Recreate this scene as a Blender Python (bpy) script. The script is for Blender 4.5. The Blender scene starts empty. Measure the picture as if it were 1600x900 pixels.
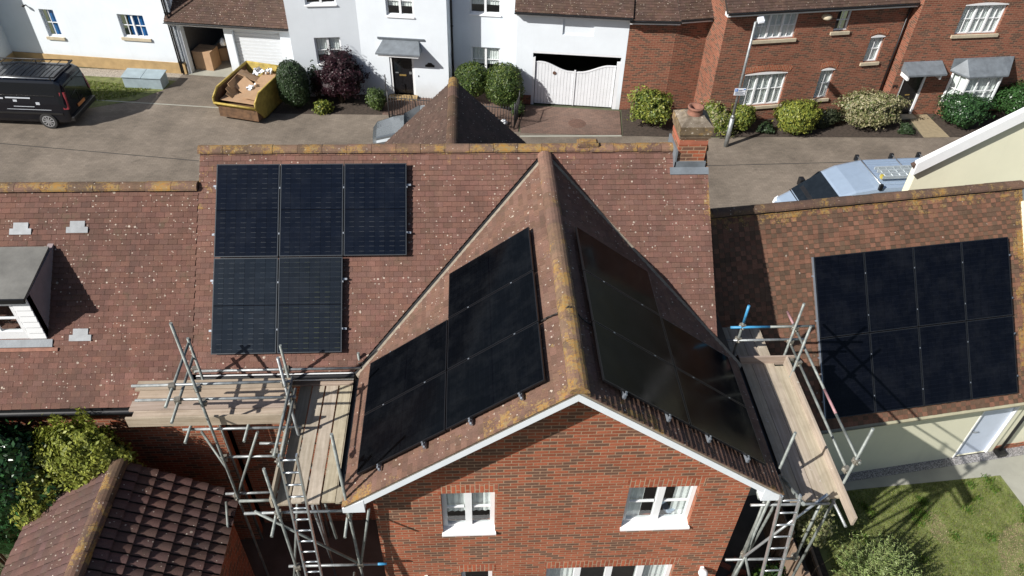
import bpy, bmesh, math, random
import numpy as np
from mathutils import Vector, Matrix
random.seed(7)
R_ = math.radians
sin, cos, pi = math.sin, math.cos, math.pi

# ------------------------------------------------------------------ camera, sky, sun, exposure
scene = bpy.context.scene
C = bpy.data.collections.new('place'); scene.collection.children.link(C)
cam_d = bpy.data.cameras.new('camera'); cam = bpy.data.objects.new('camera', cam_d); C.objects.link(cam)
cam_d.sensor_width = 36.0; cam_d.lens = 1187.41 / 1600 * 36; cam_d.clip_start = 0.1; cam_d.clip_end = 800
cr = Vector((0.9986515, -0.04677625, 0.02252042)); cu = Vector((0.01439139, 0.66622454, 0.74561233))
cf = Vector((0.0498806, 0.74428277, -0.66599931))
mw = Matrix((cr, cu, -cf)).transposed().to_4x4(); mw.translation = (4.6583, -12.4117, 15.5603)
cam.matrix_world = mw
scene.camera = cam

SUN = Vector((1.2, .67, -1.0)).normalized()          # direction the light travels
world = bpy.data.worlds.new('World'); scene.world = world; world.use_nodes = True
wn = world.node_tree; bg = wn.nodes['Background']
sky = wn.nodes.new('ShaderNodeTexSky'); sky.sky_type = 'NISHITA'; sky.sun_disc = False
sky.sun_elevation = math.asin(-SUN.z); sky.sun_rotation = math.atan2(-SUN.x, -SUN.y)
sky.air_density = 1.0; sky.dust_density = 1.5; sky.ozone_density = 1.0
wn.links.new(sky.outputs[0], bg.inputs[0]); bg.inputs[1].default_value = 0.065
sl = bpy.data.lights.new('sun', 'SUN'); sl.energy = 5.0; sl.angle = R_(0.55); sl.color = (1.0, .965, .91)
so = bpy.data.objects.new('sun', sl); C.objects.link(so); so.rotation_euler = SUN.to_track_quat('-Z', 'Y').to_euler()
so.location = (-20, -20, 30)
vs = scene.view_settings; vs.view_transform = 'Standard'; vs.look = 'None'; vs.exposure = 0.42; vs.gamma = 1; vs.use_curve_mapping = False
scene.cycles.use_denoising = True
scene.cycles.max_bounces = 6; scene.cycles.diffuse_bounces = 3; scene.cycles.glossy_bounces = 3; scene.cycles.transparent_max_bounces = 12
scene.cycles.sample_clamp_indirect = 4

# ------------------------------------------------------------------ object helpers
WM = {}
def tag(o, label=None, cat=None, group=None, kind=None):
    if label: o['label'] = label
    if cat: o['category'] = cat
    if group: o['group'] = group
    if kind: o['kind'] = kind
    return o
def thing(name, label, cat, loc=(0, 0, 0), rz=0.0, group=None):
    o = bpy.data.objects.new(name, None); C.objects.link(o); o.empty_display_size = .2
    o.location = loc; o.rotation_euler = (0, 0, rz)
    WM[o.name] = Matrix.Translation(loc) @ Matrix.Rotation(rz, 4, 'Z')
    return tag(o, label, cat, group)
def copy_tree(o, parent=None):
    c = o.copy(); C.objects.link(c); c.parent = parent
    for ch in list(o.children): copy_tree(ch, c)
    return c

class Fr:
    """a wall's own frame: u along the wall, d inwards (away from the street), z up"""
    def __init__(s, x, y, yaw):
        s.o = Vector((x, y, 0)); a = R_(yaw); s.yaw = a
        s.t = Vector((cos(a), sin(a), 0)); s.n = Vector((-sin(a), cos(a), 0))
    def p(s, u, d, z): return s.o + s.t * u + s.n * d + Vector((0, 0, z))

class M:
    def __init__(s): s.v = []; s.f = []; s.c = []; s.mi = []; s.sm = []
    def face(s, pts, col=None, mi=0, sm=False):
        n = len(s.v); s.v.extend([tuple(p) for p in pts]); s.f.append(tuple(range(n, n + len(pts))))
        s.c.append(col); s.mi.append(mi); s.sm.append(sm)
    def hexa(s, p, col=None, mi=0):           # 8 points: bottom 0-3 ccw, top 4-7
        n = len(s.v); s.v.extend([tuple(q) for q in p])
        for f in ((0, 3, 2, 1), (4, 5, 6, 7), (0, 1, 5, 4), (1, 2, 6, 5), (2, 3, 7, 6), (3, 0, 4, 7)):
            s.f.append(tuple(n + i for i in f)); s.c.append(col); s.mi.append(mi); s.sm.append(False)
    def box(s, x0, x1, y0, y1, z0, z1, col=None, mi=0):
        s.hexa([(x0, y0, z0), (x1, y0, z0), (x1, y1, z0), (x0, y1, z0), (x0, y0, z1), (x1, y0, z1), (x1, y1, z1), (x0, y1, z1)], col, mi)
    def fbox(s, F, u0, u1, d0, d1, z0, z1, col=None, mi=0):
        s.hexa([F.p(u0, d0, z0), F.p(u1, d0, z0), F.p(u1, d1, z0), F.p(u0, d1, z0), F.p(u0, d0, z1), F.p(u1, d0, z1), F.p(u1, d1, z1), F.p(u0, d1, z1)], col, mi)
    def obox(s, c, ax, ay, az, col=None, mi=0):   # centre and three half-axis vectors
        c, ax, ay, az = map(Vector, (c, ax, ay, az))
        s.hexa([c - ax - ay - az, c + ax - ay - az, c + ax + ay - az, c - ax + ay - az, c - ax - ay + az, c + ax - ay + az, c + ax + ay + az, c - ax + ay + az], col, mi)
    def tube(s, p, q, r, n=10, r2=None, caps=True, col=None, mi=0):
        p, q = Vector(p), Vector(q); d = (q - p).normalized(); a = d.orthogonal().normalized(); b = d.cross(a); r2 = r if r2 is None else r2
        k = len(s.v)
        for i in range(n):
            t = 2 * pi * i / n; w = a * cos(t) + b * sin(t); s.v.append(tuple(p + w * r)); s.v.append(tuple(q + w * r2))
        for i in range(n):
            j = (i + 1) % n; s.f.append((k + 2 * i, k + 2 * j, k + 2 * j + 1, k + 2 * i + 1)); s.c.append(col); s.mi.append(mi); s.sm.append(True)
        if caps:
            s.f.append(tuple(k + 2 * i for i in range(n))[::-1]); s.f.append(tuple(k + 2 * i + 1 for i in range(n)))
            s.c += [col, col]; s.mi += [mi, mi]; s.sm += [False, False]
    def path(s, pts, r, n=8, col=None):
        for a, b in zip(pts[:-1], pts[1:]): s.tube(a, b, r, n, col=col)
    def lathe(s, c, prof, n=20, col=None, mi=0, sm=True):     # prof: (r, z) list
        k = len(s.v)
        for r, z in prof:
            for i in range(n):
                t = 2 * pi * i / n; s.v.append((c[0] + r * cos(t), c[1] + r * sin(t), c[2] + z))
        for a in range(len(prof) - 1):
            for i in range(n):
                j = (i + 1) % n; s.f.append((k + a * n + i, k + a * n + j, k + (a + 1) * n + j, k + (a + 1) * n + i)); s.c.append(col); s.mi.append(mi); s.sm.append(sm)
    def prism(s, pts, vec, col=None, mi=0):        # planar polygon pushed along vec
        pts = [Vector(p) for p in pts]; vec = Vector(vec); q = [p + vec for p in pts]; n = len(pts)
        s.face(pts, col, mi); s.face(q[::-1], col, mi)
        for i in range(n):
            j = (i + 1) % n; s.face([pts[j], pts[i], q[i], q[j]], col, mi)
    def clip(s, planes):
        s._clip = planes; return s
    def build(s, name, mat, parent=None, world=True, label=None, smooth=None, bevel=0, fix=False):
        me = bpy.data.meshes.new(name)
        vv = s.v
        if parent is not None and world:
            W = WM.get(parent.name) or WM[parent.parent.name]; inv = W.inverted(); vv = [tuple(inv @ Vector(p)) for p in vv]
        me.from_pydata(vv, [], s.f)
        mats = mat if isinstance(mat, (list, tuple)) else [mat]
        for m_ in mats: me.materials.append(m_)
        me.polygons.foreach_set('material_index', s.mi); me.polygons.foreach_set('use_smooth', s.sm)
        if True:
            at = me.attributes.new('tint', 'FLOAT_COLOR', 'FACE')
            fl = []
            for c in s.c: fl.extend((c if c is not None else (1, 1, 1, 0)))
            at.data.foreach_set('color', fl)
        clips = getattr(s, '_clip', None)
        if clips or fix or bevel:
            bm = bmesh.new(); bm.from_mesh(me)
            if fix or bevel:
                bmesh.ops.remove_doubles(bm, verts=bm.verts, dist=1e-5); bmesh.ops.recalc_face_normals(bm, faces=bm.faces)
            if bevel: bmesh.ops.bevel(bm, geom=[e for e in bm.edges if e.calc_face_angle(0) > .5], offset=bevel, segments=2, affect='EDGES', profile=.5)
            for co, no in (clips or []):
                co = Vector(co); no = Vector(no)
                if parent is not None and world: co = inv @ co; no = inv.to_3x3() @ no
                bmesh.ops.bisect_plane(bm, geom=bm.verts[:] + bm.edges[:] + bm.faces[:], plane_co=co, plane_no=no, clear_outer=True)
            bm.to_mesh(me); bm.free()
        if smooth:
            me.polygons.foreach_set('use_smooth', [True] * len(me.polygons)); me.set_sharp_from_angle(angle=R_(smooth))
        # metric UVs: u along the face's horizontal, v up the face
        uv = me.uv_layers.new(name='UVMap'); nP = len(me.polygons)
        if nP:
            W = Matrix.Identity(4)
            co = np.empty(len(me.vertices) * 3); me.vertices.foreach_get('co', co); co = co.reshape(-1, 3)
            nl = len(me.loops); li = np.empty(nl, int); me.loops.foreach_get('vertex_index', li)
            no = np.empty(nP * 3); me.polygons.foreach_get('normal', no); no = no.reshape(-1, 3)
            tot = np.empty(nP, int); me.polygons.foreach_get('loop_total', tot)
            ln = np.repeat(no, tot, axis=0); p = co[li]
            h = np.hypot(ln[:, 0], ln[:, 1]); flat = h < 0.15; hs = np.where(flat, 1, h)
            tx = np.where(flat, 1, -ln[:, 1] / hs); ty = np.where(flat, 0, ln[:, 0] / hs)
            bx = -ln[:, 2] * ty; by = ln[:, 2] * tx; bz = ln[:, 0] * ty - ln[:, 1] * tx
            U = p[:, 0] * tx + p[:, 1] * ty; V = np.where(flat, p[:, 1], p[:, 0] * bx + p[:, 1] * by + p[:, 2] * bz)
            steep = (h > .95); V = np.where(steep, p[:, 2], V)
            uv.data.foreach_set('uv', np.stack([U, V], 1).ravel())
        o = bpy.data.objects.new(name, me); C.objects.link(o); o.parent = parent
        if parent is None: WM[o.name] = Matrix.Identity(4)
        if label: o['label'] = label
        return o

# ------------------------------------------------------------------ materials
class NT:
    def __init__(s, name):
        s.m = bpy.data.materials.new(name); s.m.use_nodes = True; s.t = s.m.node_tree; s.b = s.t.nodes['Principled BSDF']; s.out = s.t.nodes['Material Output']
    def n(s, typ, **kw):
        nd = s.t.nodes.new('ShaderNode' + typ)
        for k, v in kw.items():
            if hasattr(nd, k): setattr(nd, k, v)
        return nd
    def l(s, a, b): s.t.links.new(a, b)
    def val(s, sock, v):
        if hasattr(v, 'links') or isinstance(v, bpy.types.NodeSocket): s.l(v, sock)
        else: sock.default_value = v
    def math(s, op, a, b=0.0, c=None, clamp=False):
        nd = s.n('Math', operation=op); nd.use_clamp = clamp; s.val(nd.inputs[0], a); s.val(nd.inputs[1], b)
        if c is not None: s.val(nd.inputs[2], c)
        return nd.outputs[0]
    def mix(s, f, a, b, blend='MIX'):
        nd = s.n('Mix'); nd.data_type = 'RGBA'; nd.blend_type = blend; s.val(nd.inputs[0], f)
        for k, v in ((6, a), (7, b)):
            if isinstance(v, tuple): nd.inputs[k].default_value = (v[0], v[1], v[2], 1)
            else: s.l(v, nd.inputs[k])
        return nd.outputs[2]
    def ramp(s, f, stops):
        nd = s.n('ValToRGB'); el = nd.color_ramp.elements
        while len(el) < len(stops): el.new(.5)
        for e, (p, c) in zip(el, stops): e.position = p; e.color = (c, c, c, 1) if not isinstance(c, tuple) else (c[0], c[1], c[2], 1)
        s.l(f, nd.inputs[0]); return nd.outputs[0]
    def pos(s): return s.n('NewGeometry').outputs['Position']
    def uv(s): return s.n('UVMap').outputs[0]
    def noise(s, sc, det=3, vec=None, rough=.6, scl=None):
        v = vec or s.pos()
        if scl:
            mp = s.n('Mapping'); mp.inputs['Scale'].default_value = scl; s.l(v, mp.inputs[0]); v = mp.outputs[0]
        nd = s.n('TexNoise'); nd.inputs['Scale'].default_value = sc; nd.inputs['Detail'].default_value = det; nd.inputs['Roughness'].default_value = rough
        s.l(v, nd.inputs['Vector']); return nd.outputs[0]
    def bump(s, h, st=.3, dist=.01):
        nd = s.n('Bump'); nd.inputs['Strength'].default_value = st; nd.inputs['Distance'].default_value = dist; s.l(h, nd.inputs['Height']); s.l(nd.outputs[0], s.b.inputs['Normal'])
    def base(s, c): s.val(s.b.inputs['Base Color'], (c[0], c[1], c[2], 1) if isinstance(c, tuple) else c)
    def rough(s, r): s.val(s.b.inputs['Roughness'], r)
    def spots(s, scale, frac, r0, vec=None):           # scattered little dots
        v = s.n('TexVoronoi'); v.inputs['Scale'].default_value = scale; s.l(vec or s.pos(), v.inputs['Vector'])
        sp = s.n('SeparateColor'); s.l(v.outputs['Color'], sp.inputs[0])
        pick = s.math('GREATER_THAN', sp.outputs[0], 1 - frac)
        rad = s.math('MULTIPLY', sp.outputs[1], r0 * scale); rad = s.math('ADD', rad, r0 * scale * .35)
        ns = s.noise(scale * 5, 2); rad = s.math('MULTIPLY', rad, s.math('ADD', ns, .5))
        return s.math('MULTIPLY', pick, s.math('LESS_THAN', v.outputs['Distance'], rad))

def plain(name, col, rough=.6, metal=0.0, var=.12, nsc=6.0, bump=0.0, spec=.5, coat=0):
    m = NT(name); k = m.noise(nsc, 4)
    f = m.ramp(k, [(.3, 1 - var), (.7, 1 + var * .6)])
    m.base(m.mix(1.0, tuple(col), f, 'MULTIPLY')); m.rough(rough); m.b.inputs['Metallic'].default_value = metal
    m.b.inputs['Specular IOR Level'].default_value = spec
    if coat: m.b.inputs['Coat Weight'].default_value = coat; m.b.inputs['Coat Roughness'].default_value = .05
    if bump: m.bump(m.noise(nsc * 6, 3), bump)
    return m.m

def tile_mat(name, cols, white=.42, spot=.017, orange=1.0, dirt=.35, nsc=1.2):
    m = NT(name); at = m.n('Attribute'); at.attribute_name = 'tint'
    base = m.mix(m.ramp(m.noise(nsc, 5), [(.35, 0.0), (.65, 1.0)]), cols[0], cols[1])
    base = m.mix(1.0, base, at.outputs['Color'], 'MULTIPLY')
    d = m.ramp(m.noise(.55, 6, rough=.7), [(.42, 0.0), (.75, 1.0)]); base = m.mix(m.math('MULTIPLY', d, dirt), base, (.06, .045, .035))
    fine = m.ramp(m.noise(60, 3), [(.3, .8), (.7, 1.2)]); base = m.mix(1.0, base, fine, 'MULTIPLY')
    mo = m.ramp(m.noise(3.5, 6, rough=.75), [(.56, 0.0), (.70, .45)]); base = m.mix(mo, base, (.085, .075, .042))
    st = m.ramp(m.noise(1.0, 4, vec=m.uv(), scl=(5.0, .45, 1)), [(.5, 0.0), (.78, .4)]); base = m.mix(st, base, (.05, .036, .03))
    # pale lichen dots
    dens = m.ramp(m.noise(.8, 3), [(.35, .3), (.65, 1.0)])
    w = m.math('MAXIMUM', m.spots(15, white * 1.25, spot * .7), m.spots(6.5, white * 1.0, spot * 1.1)); w = m.math('MULTIPLY', w, m.math('GREATER_THAN', m.noise(2.3, 3), .43))
    base = m.mix(m.math('MULTIPLY', w, m.ramp(m.noise(25, 2), [(.3, .35), (.7, .95)])), base, m.mix(m.noise(7, 2), (.50, .42, .32), (.52, .47, .42)))
    # orange lichen where the attribute's alpha says the tile sits by a ridge or a verge
    on = m.math('ADD', m.math('ADD', m.math('MULTIPLY', m.noise(32.0, 4, rough=.8), .55), m.math('MULTIPLY', m.noise(9.0, 3, rough=.7), .5)), m.math('MULTIPLY', m.noise(2.6, 2), .55)); on = m.math('ADD', m.math('MULTIPLY', m.math('SUBTRACT', on, .8), 2.3), .8)
    th = m.math('SUBTRACT', 1.36, m.math('MULTIPLY', at.outputs['Alpha'], .62 * orange))
    og = m.math('MULTIPLY', m.math('SUBTRACT', on, th), 9.0, clamp=True)
    oc = m.mix(m.ramp(m.noise(18, 3), [(.35, 0.0), (.65, 1.0)]), (.40, .20, .025), (.27, .20, .09)); base = m.mix(m.math('MULTIPLY', og, .68), base, oc)
    m.base(base); m.rough(.85); m.b.inputs['Specular IOR Level'].default_value = .25
    m.bump(m.noise(90, 3), .35, .004)
    return m.m

def brick_mat(name, c1, c2, mortar, dark=.35, w=.225, h=.075, ms=.009, var=.25, vertical=False, blotch=.2):
    m = NT(name); v = m.uv()
    if vertical:
        mp = m.n('Mapping'); mp.inputs['Rotation'].default_value = (0, 0, pi / 2); m.l(v, mp.inputs[0]); v = mp.outputs[0]
    bt = m.n('TexBrick'); m.l(v, bt.inputs['Vector']); bt.inputs['Scale'].default_value = 1.0
    bt.inputs['Brick Width'].default_value = w; bt.inputs['Row Height'].default_value = h; bt.inputs['Mortar Size'].default_value = ms
    bt.inputs['Mortar Smooth'].default_value = .3; bt.inputs['Bias'].default_value = 0.0
    bt.inputs['Color1'].default_value = (0, 0, 0, 1); bt.inputs['Color2'].default_value = (1, 1, 1, 1); bt.inputs['Mortar'].default_value = (.5, .5, .5, 1)
    rnd = bt.outputs['Color']
    k = m.math('ADD', rnd, m.math('MULTIPLY', m.math('SUBTRACT', m.noise(.7, 3), .5), blotch * 4))
    sel = m.ramp(k, [(1 - dark - .08, 0.0), (1 - dark + .08, 1.0)])
    a = m.mix(m.ramp(rnd, [(0.0, 0.0), (.6, 1.0)]), tuple(x * (1 - var) for x in c1), tuple(x * (1 + var * .6) for x in c1))
    col = m.mix(sel, a, c2)
    col = m.mix(1.0, col, m.ramp(m.noise(35, 3), [(.3, .82), (.7, 1.15)]), 'MULTIPLY')
    mo = m.mix(m.noise(8, 3), tuple(x * .8 for x in mortar), mortar)
    col = m.mix(bt.outputs['Fac'], col, mo)
    col = m.mix(1.0, col, m.ramp(m.noise(.9, 6, rough=.7), [(.35, .84), (.65, 1.1)]), 'MULTIPLY')
    m.base(col); m.rough(.88); m.b.inputs['Specular IOR Level'].default_value = .25
    hgt = m.math('SUBTRACT', m.math('MULTIPLY', m.noise(60, 2), .3), bt.outputs['Fac']); m.bump(hgt, .6, .006)
    return m.m

def paver_mat(name, c1, c2, joint, w=.2, h=.1, grime=.3):
    m = NT(name); bt = m.n('TexBrick'); m.l(m.uv(), bt.inputs['Vector']); bt.inputs['Scale'].default_value = 1.0
    bt.inputs['Brick Width'].default_value = w; bt.inputs['Row Height'].default_value = h; bt.inputs['Mortar Size'].default_value = .006; bt.inputs['Mortar Smooth'].default_value = .5
    bt.inputs['Color1'].default_value = (*c1, 1); bt.inputs['Color2'].default_value = (*c2, 1); bt.inputs['Mortar'].default_value = (*joint, 1)
    g = m.ramp(m.noise(.35, 6, rough=.65), [(.38, 1.12), (.62, 1 - grime)]); g2 = m.ramp(m.noise(2.0, 5), [(.3, 1.05), (.7, .93)]); g3 = m.ramp(m.noise(45, 2), [(.3, .85), (.7, 1.15)])
    c = m.mix(1.0, bt.outputs['Color'], g, 'MULTIPLY'); c = m.mix(1.0, c, g2, 'MULTIPLY'); c = m.mix(1.0, c, g3, 'MULTIPLY')
    sx = m.math('MULTIPLY', m.ramp(m.noise(1.6, 3), [(.66, 0.0), (.74, 1.0)]), .35); c = m.mix(sx, c, (.06, .05, .042))
    sy = m.math('MULTIPLY', m.spots(1.3, .35, .09), .3); c = m.mix(sy, c, (.09, .08, .07))
    m.base(c); m.rough(.9); m.b.inputs['Specular IOR Level'].default_value = .2; m.bump(bt.outputs['Fac'], -.3, .004)
    return m.m

def wood_mat(name, c1, c2, rough=.8, white=.0, axis='x'):
    m = NT(name); at = m.n('Attribute'); at.attribute_name = 'tint'
    sc = {'x': (1.2, 22, 22), 'y': (22, 1.2, 22), 'z': (22, 22, 1.2)}[axis]
    g = m.noise(1.0, 5, scl=sc); c = m.mix(m.ramp(g, [(.35, 0.0), (.68, 1.0)]), c1, c2)
    c = m.mix(1.0, c, at.outputs['Color'], 'MULTIPLY')
    s = m.ramp(m.noise(1.7, 5, rough=.7), [(.45, 0.0), (.75, .45)]); c = m.mix(s, c, tuple(x * .45 for x in c1))
    if white: w = m.math('GREATER_THAN', m.noise(7, 4, rough=.75), .66); c = m.mix(m.math('MULTIPLY', w, white), c, (.62, .59, .53))
    m.base(c); m.rough(rough); m.b.inputs['Specular IOR Level'].default_value = .2; m.bump(g, .3, .003)
    return m.m

def leaf_mat(name, rough=.45, trans=.25):
    m = NT(name); at = m.n('Attribute'); at.attribute_name = 'tint'
    m.base(at.outputs['Color']); m.rough(rough); m.b.inputs['Specular IOR Level'].default_value = .35
    tr = m.n('BsdfTranslucent'); m.l(at.outputs['Color'], tr.inputs[0]); mx = m.n('MixShader'); mx.inputs[0].default_value = trans
    m.l(m.b.outputs[0], mx.inputs[1]); m.l(tr.outputs[0], mx.inputs[2]); m.l(mx.outputs[0], m.out.inputs[0])
    return m.m

def glass_mat(name, tint=(.88, .92, .92), refl=.08):
    m = NT(name); tr = m.n('BsdfTransparent'); tr.inputs[0].default_value = (*tint, 1); gl = m.n('BsdfGlossy'); gl.inputs['Roughness'].default_value = .03
    lw = m.n('LayerWeight'); lw.inputs[0].default_value = .5; mx = m.n('MixShader'); m.l(m.math('ADD', m.math('POWER', lw.outputs['Facing'], 4.0), refl, clamp=True), mx.inputs[0])
    m.l(tr.outputs[0], mx.inputs[1]); m.l(gl.outputs[0], mx.inputs[2]); m.l(mx.outputs[0], m.out.inputs[0]); return m.m

def panel_mat(name, line, glint, base=(.006, .008, .014), refl=.5, gcol=(.16, .17, .17), mid=1.0):
    m = NT(name); sp = m.n('SeparateXYZ'); tc = m.n('UVMap'); m.l(tc.outputs[0], sp.inputs[0])
    u, v = sp.outputs[0], sp.outputs[1]
    def grid(x, per, half):
        f = m.math('FRACT', m.math('DIVIDE', x, per)); f = m.math('ABSOLUTE', m.math('SUBTRACT', f, .5)); return m.math('GREATER_THAN', f, .5 - half / per)
    cells_u = grid(u, .183, .0028); cells_v = grid(v, .0915, .0012)
    bars = grid(v, .0152 * 6, .0022)
    cell = m.n('TexWhiteNoise'); cell.noise_dimensions = '2D'; cb = m.n('CombineXYZ'); m.l(m.math('FLOOR', m.math('DIVIDE', u, .183)), cb.inputs[0]); m.l(m.math('FLOOR', m.math('DIVIDE', v, .0915)), cb.inputs[1]); m.l(cb.outputs[0], cell.inputs[0])
    stripe = m.math('FRACT', m.math('ADD', m.math('MULTIPLY', m.math('FLOOR', m.math('DIVIDE', u, .0915)), .5), 0)) ; stripe = m.math('GREATER_THAN', stripe, .25)
    col = m.mix(m.math('MULTIPLY', cell.outputs[0], .5), base, tuple(x * 1.5 for x in base))
    col = m.mix(m.math('MULTIPLY', cells_u, 1.0), col, tuple(x * .25 for x in base))
    col = m.mix(m.math('MULTIPLY', m.math('MULTIPLY', bars, stripe), m.math('MULTIPLY', glint, m.ramp(m.noise(2.1, 3), [(.38, .15), (.62, 1.0)]))), col, gcol)  # glints on the cell bars painted into the base colour, uneven by noise
    ml = m.math('LESS_THAN', m.math('ABSOLUTE', m.math('ADD', v, .861)), .008); col = m.mix(m.math('MULTIPLY', ml, mid), col, (.001, .001, .002))
    col = m.mix(m.math('MULTIPLY', cells_v, line), col, (.05, .06, .08))
    # faint dust
    dst = m.ramp(m.noise(2.2, 5, rough=.7), [(.45, 0.0), (.8, .015)]); col = m.mix(dst, col, (.4, .42, .45))
    m.base(col); m.rough(m.ramp(m.noise(1.5, 4), [(.3, .08), (.7, .2)])); m.b.inputs['Specular IOR Level'].default_value = refl
    return m.m

MT = {}
MT['tile'] = tile_mat('plain_tile', [(.178, .092, .071), (.142, .074, .058)])
MT['ridge'] = tile_mat('ridge_tile', [(.20, .118, .082), (.135, .088, .062)], white=.4, spot=.014, dirt=.5, nsc=4)
MT['tile_left'] = tile_mat('plain_tile_left', [(.160, .080, .060), (.125, .063, .050)], white=.5, dirt=.45)
MT['tile_wing'] = tile_mat('plain_tile_wing', [(.172, .098, .073), (.138, .079, .059)], white=.5, dirt=.3)
MT['tile_garage'] = tile_mat('plain_tile_garage', [(.155, .084, .058), (.125, .072, .048)], white=.03, orange=1.25, dirt=.25)
MT['tile_far'] = tile_mat('plain_tile_far', [(.10, .060, .046), (.078, .050, .040)], white=.45, orange=.2)
MT['tile_out'] = tile_mat('roll_tile', [(.125, .070, .058), (.092, .057, .050)], white=.3, orange=.5, dirt=.5)
MT['brick'] = brick_mat('red_brick', (.33, .098, .050), (.15, .078, .052), (.38, .25, .165), dark=.30, blotch=.22)
MT['brick_far'] = brick_mat('red_brick_far', (.245, .088, .056), (.12, .066, .048), (.33, .20, .13), dark=.34)
MT['soldier'] = brick_mat('brick_soldier', (.36, .10, .05), (.3, .1, .06), (.42, .3, .2), dark=.2, w=.225, h=.075, vertical=True)
def render_mat(name, col):
    m = NT(name); z = m.n('SeparateXYZ'); m.l(m.pos(), z.inputs[0])
    base = m.mix(1.0, tuple(col), m.ramp(m.noise(1.1, 5), [(.3, .95), (.7, 1.02)]), 'MULTIPLY')
    run = m.ramp(m.noise(1.0, 4, vec=m.uv(), scl=(4.0, .35, 1)), [(.55, 0.0), (.85, .16)]); base = m.mix(run, base, tuple(x * .55 for x in col))
    low = m.math('SUBTRACT', .55, z.outputs[2]); low = m.math('MULTIPLY', m.math('ADD', low, m.math('MULTIPLY', m.noise(3, 4), .5)), .45, clamp=True); base = m.mix(low, base, (.30, .28, .22))
    m.base(base); m.rough(.88); m.bump(m.noise(30, 3), .12, .004); return m.m
MT['render'] = render_mat('white_render', (.72, .77, .82))
MT['cream'] = render_mat('cream_render', (.74, .72, .55))
MT['plinth'] = plain('buff_plinth', (.42, .29, .14), .9, var=.2, nsc=3, bump=.2)
MT['stone'] = plain('stone_sill', (.50, .43, .31), .85, var=.15, nsc=5, bump=.2)
MT['upvc'] = plain('white_frame', (.80, .81, .82), .35, var=.03)
MT['barge'] = plain('white_barge', (.74, .78, .82), .4, var=.04)
MT['lead'] = plain('lead', (.15, .17, .19), .55, var=.25, nsc=4, bump=.2)
MT['lead_dark'] = plain('felt_lead', (.17, .165, .15), .7, var=.25, nsc=3, bump=.2)
MT['mortar'] = plain('verge_mortar', (.26, .22, .17), .95, var=.3, nsc=9, bump=.4)
MT['black'] = plain('black_plastic', (.012, .012, .013), .4, var=.2)
MT['iron'] = plain('black_iron', (.015, .015, .017), .5, var=.2)
MT['dark'] = plain('deck_dark', (.03, .024, .02), .95)
MT['glass'] = glass_mat('window_glass')
MT['glass_dark'] = plain('dark_glass', (.01, .013, .016), .06, var=.3, spec=.6)
MT['curtain'] = plain('curtain', (.80, .81, .79), .9, var=.12, nsc=7)
MT['blue'] = plain('blue_blind', (.015, .15, .42), .6, var=.2)
MT['inner'] = plain('room_wall', (.16, .15, .14), .9)
MT['door'] = plain('black_door', (.012, .012, .014), .25, var=.2)
MT['brass'] = plain('brass', (.6, .42, .15), .35, metal=.7)
MT['frame'] = plain('panel_frame', (.012, .012, .014), .35, metal=.3, var=.1)
MT['frame_pale'] = plain('panel_frame_edge', (.045, .052, .06), .35, metal=.3, var=.1)  # paler frame colour, used on the main roof panels
MT['frame_mid'] = plain('panel_frame_grey', (.018, .02, .024), .4, metal=.3)
MT['rail'] = plain('panel_rail', (.30, .33, .37), .4, metal=.6)
MT['galv'] = plain('galvanised_tube', (.33, .35, .355), .48, metal=.55, var=.4, nsc=9, bump=.15)
MT['galv_dull'] = plain('weathered_tube', (.24, .26, .245), .6, metal=.35, var=.45, nsc=7, bump=.2)
MT['tube_blue'] = plain('blue_painted_tube', (.05, .27, .50), .5, var=.3, nsc=12)
MT['tube_pink'] = plain('red_marked_tube', (.34, .19, .20), .55, var=.3, nsc=12)
MT['coupler'] = plain('coupler_steel', (.28, .26, .22), .55, metal=.5, var=.5, nsc=20)
MT['alu'] = plain('aluminium', (.55, .58, .60), .35, metal=.75, var=.2, nsc=10)
MT['alu_matt'] = plain('aluminium_matt', (.50, .55, .57), .5, metal=.3, var=.2, nsc=10)
MT['board_x'] = wood_mat('scaffold_board_a', (.34, .27, .205), (.45, .375, .30), axis='x')
MT['board_y'] = wood_mat('scaffold_board_b', (.33, .28, .215), (.47, .41, .33), axis='y', white=.5)
MT['timber'] = wood_mat('fence_timber', (.20, .14, .10), (.30, .22, .16), axis='y')
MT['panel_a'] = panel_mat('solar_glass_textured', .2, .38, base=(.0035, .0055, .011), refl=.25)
MT['panel_y'] = panel_mat('solar_glass_yellow_glint', .8, .9, base=(.009, .012, .017), refl=.25, gcol=(.10, .11, .035))  # yellow-green glint of the bars put into the colour, glass itself not aged
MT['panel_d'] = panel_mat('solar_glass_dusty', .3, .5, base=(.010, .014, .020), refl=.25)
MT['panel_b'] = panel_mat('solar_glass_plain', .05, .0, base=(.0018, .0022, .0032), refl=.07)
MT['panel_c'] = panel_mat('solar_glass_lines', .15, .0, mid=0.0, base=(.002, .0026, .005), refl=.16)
MT['road'] = paver_mat('block_paving', (.222, .184, .146), (.185, .154, .124), (.13, .11, .092))
MT['drive'] = paver_mat('red_block_paving', (.20, .128, .10), (.15, .103, .083), (.09, .065, .052))
MT['concrete'] = plain('concrete', (.33, .325, .275), .9, var=.15, nsc=1.5, bump=.15)
MT['patio'] = plain('patio_slab', (.10, .09, .08), .9, var=.3, nsc=1.5, bump=.1)
MT['soil'] = plain('soil', (.055, .04, .03), .95, var=.5, nsc=9, bump=.6)
MT['gravel'] = plain('gravel', (.30, .29, .29), .9, var=.9, nsc=30, bump=.8)
MT['leaf'] = leaf_mat('leaf'); MT['leaf_gloss'] = leaf_mat('leaf_glossy', .25, .15)
MT['bark'] = plain('bark', (.10, .075, .05), .95, var=.3, nsc=15, bump=.5)
MT['white_paint'] = plain('white_paint', (.75, .77, .80), .5, var=.06, nsc=3)
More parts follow.
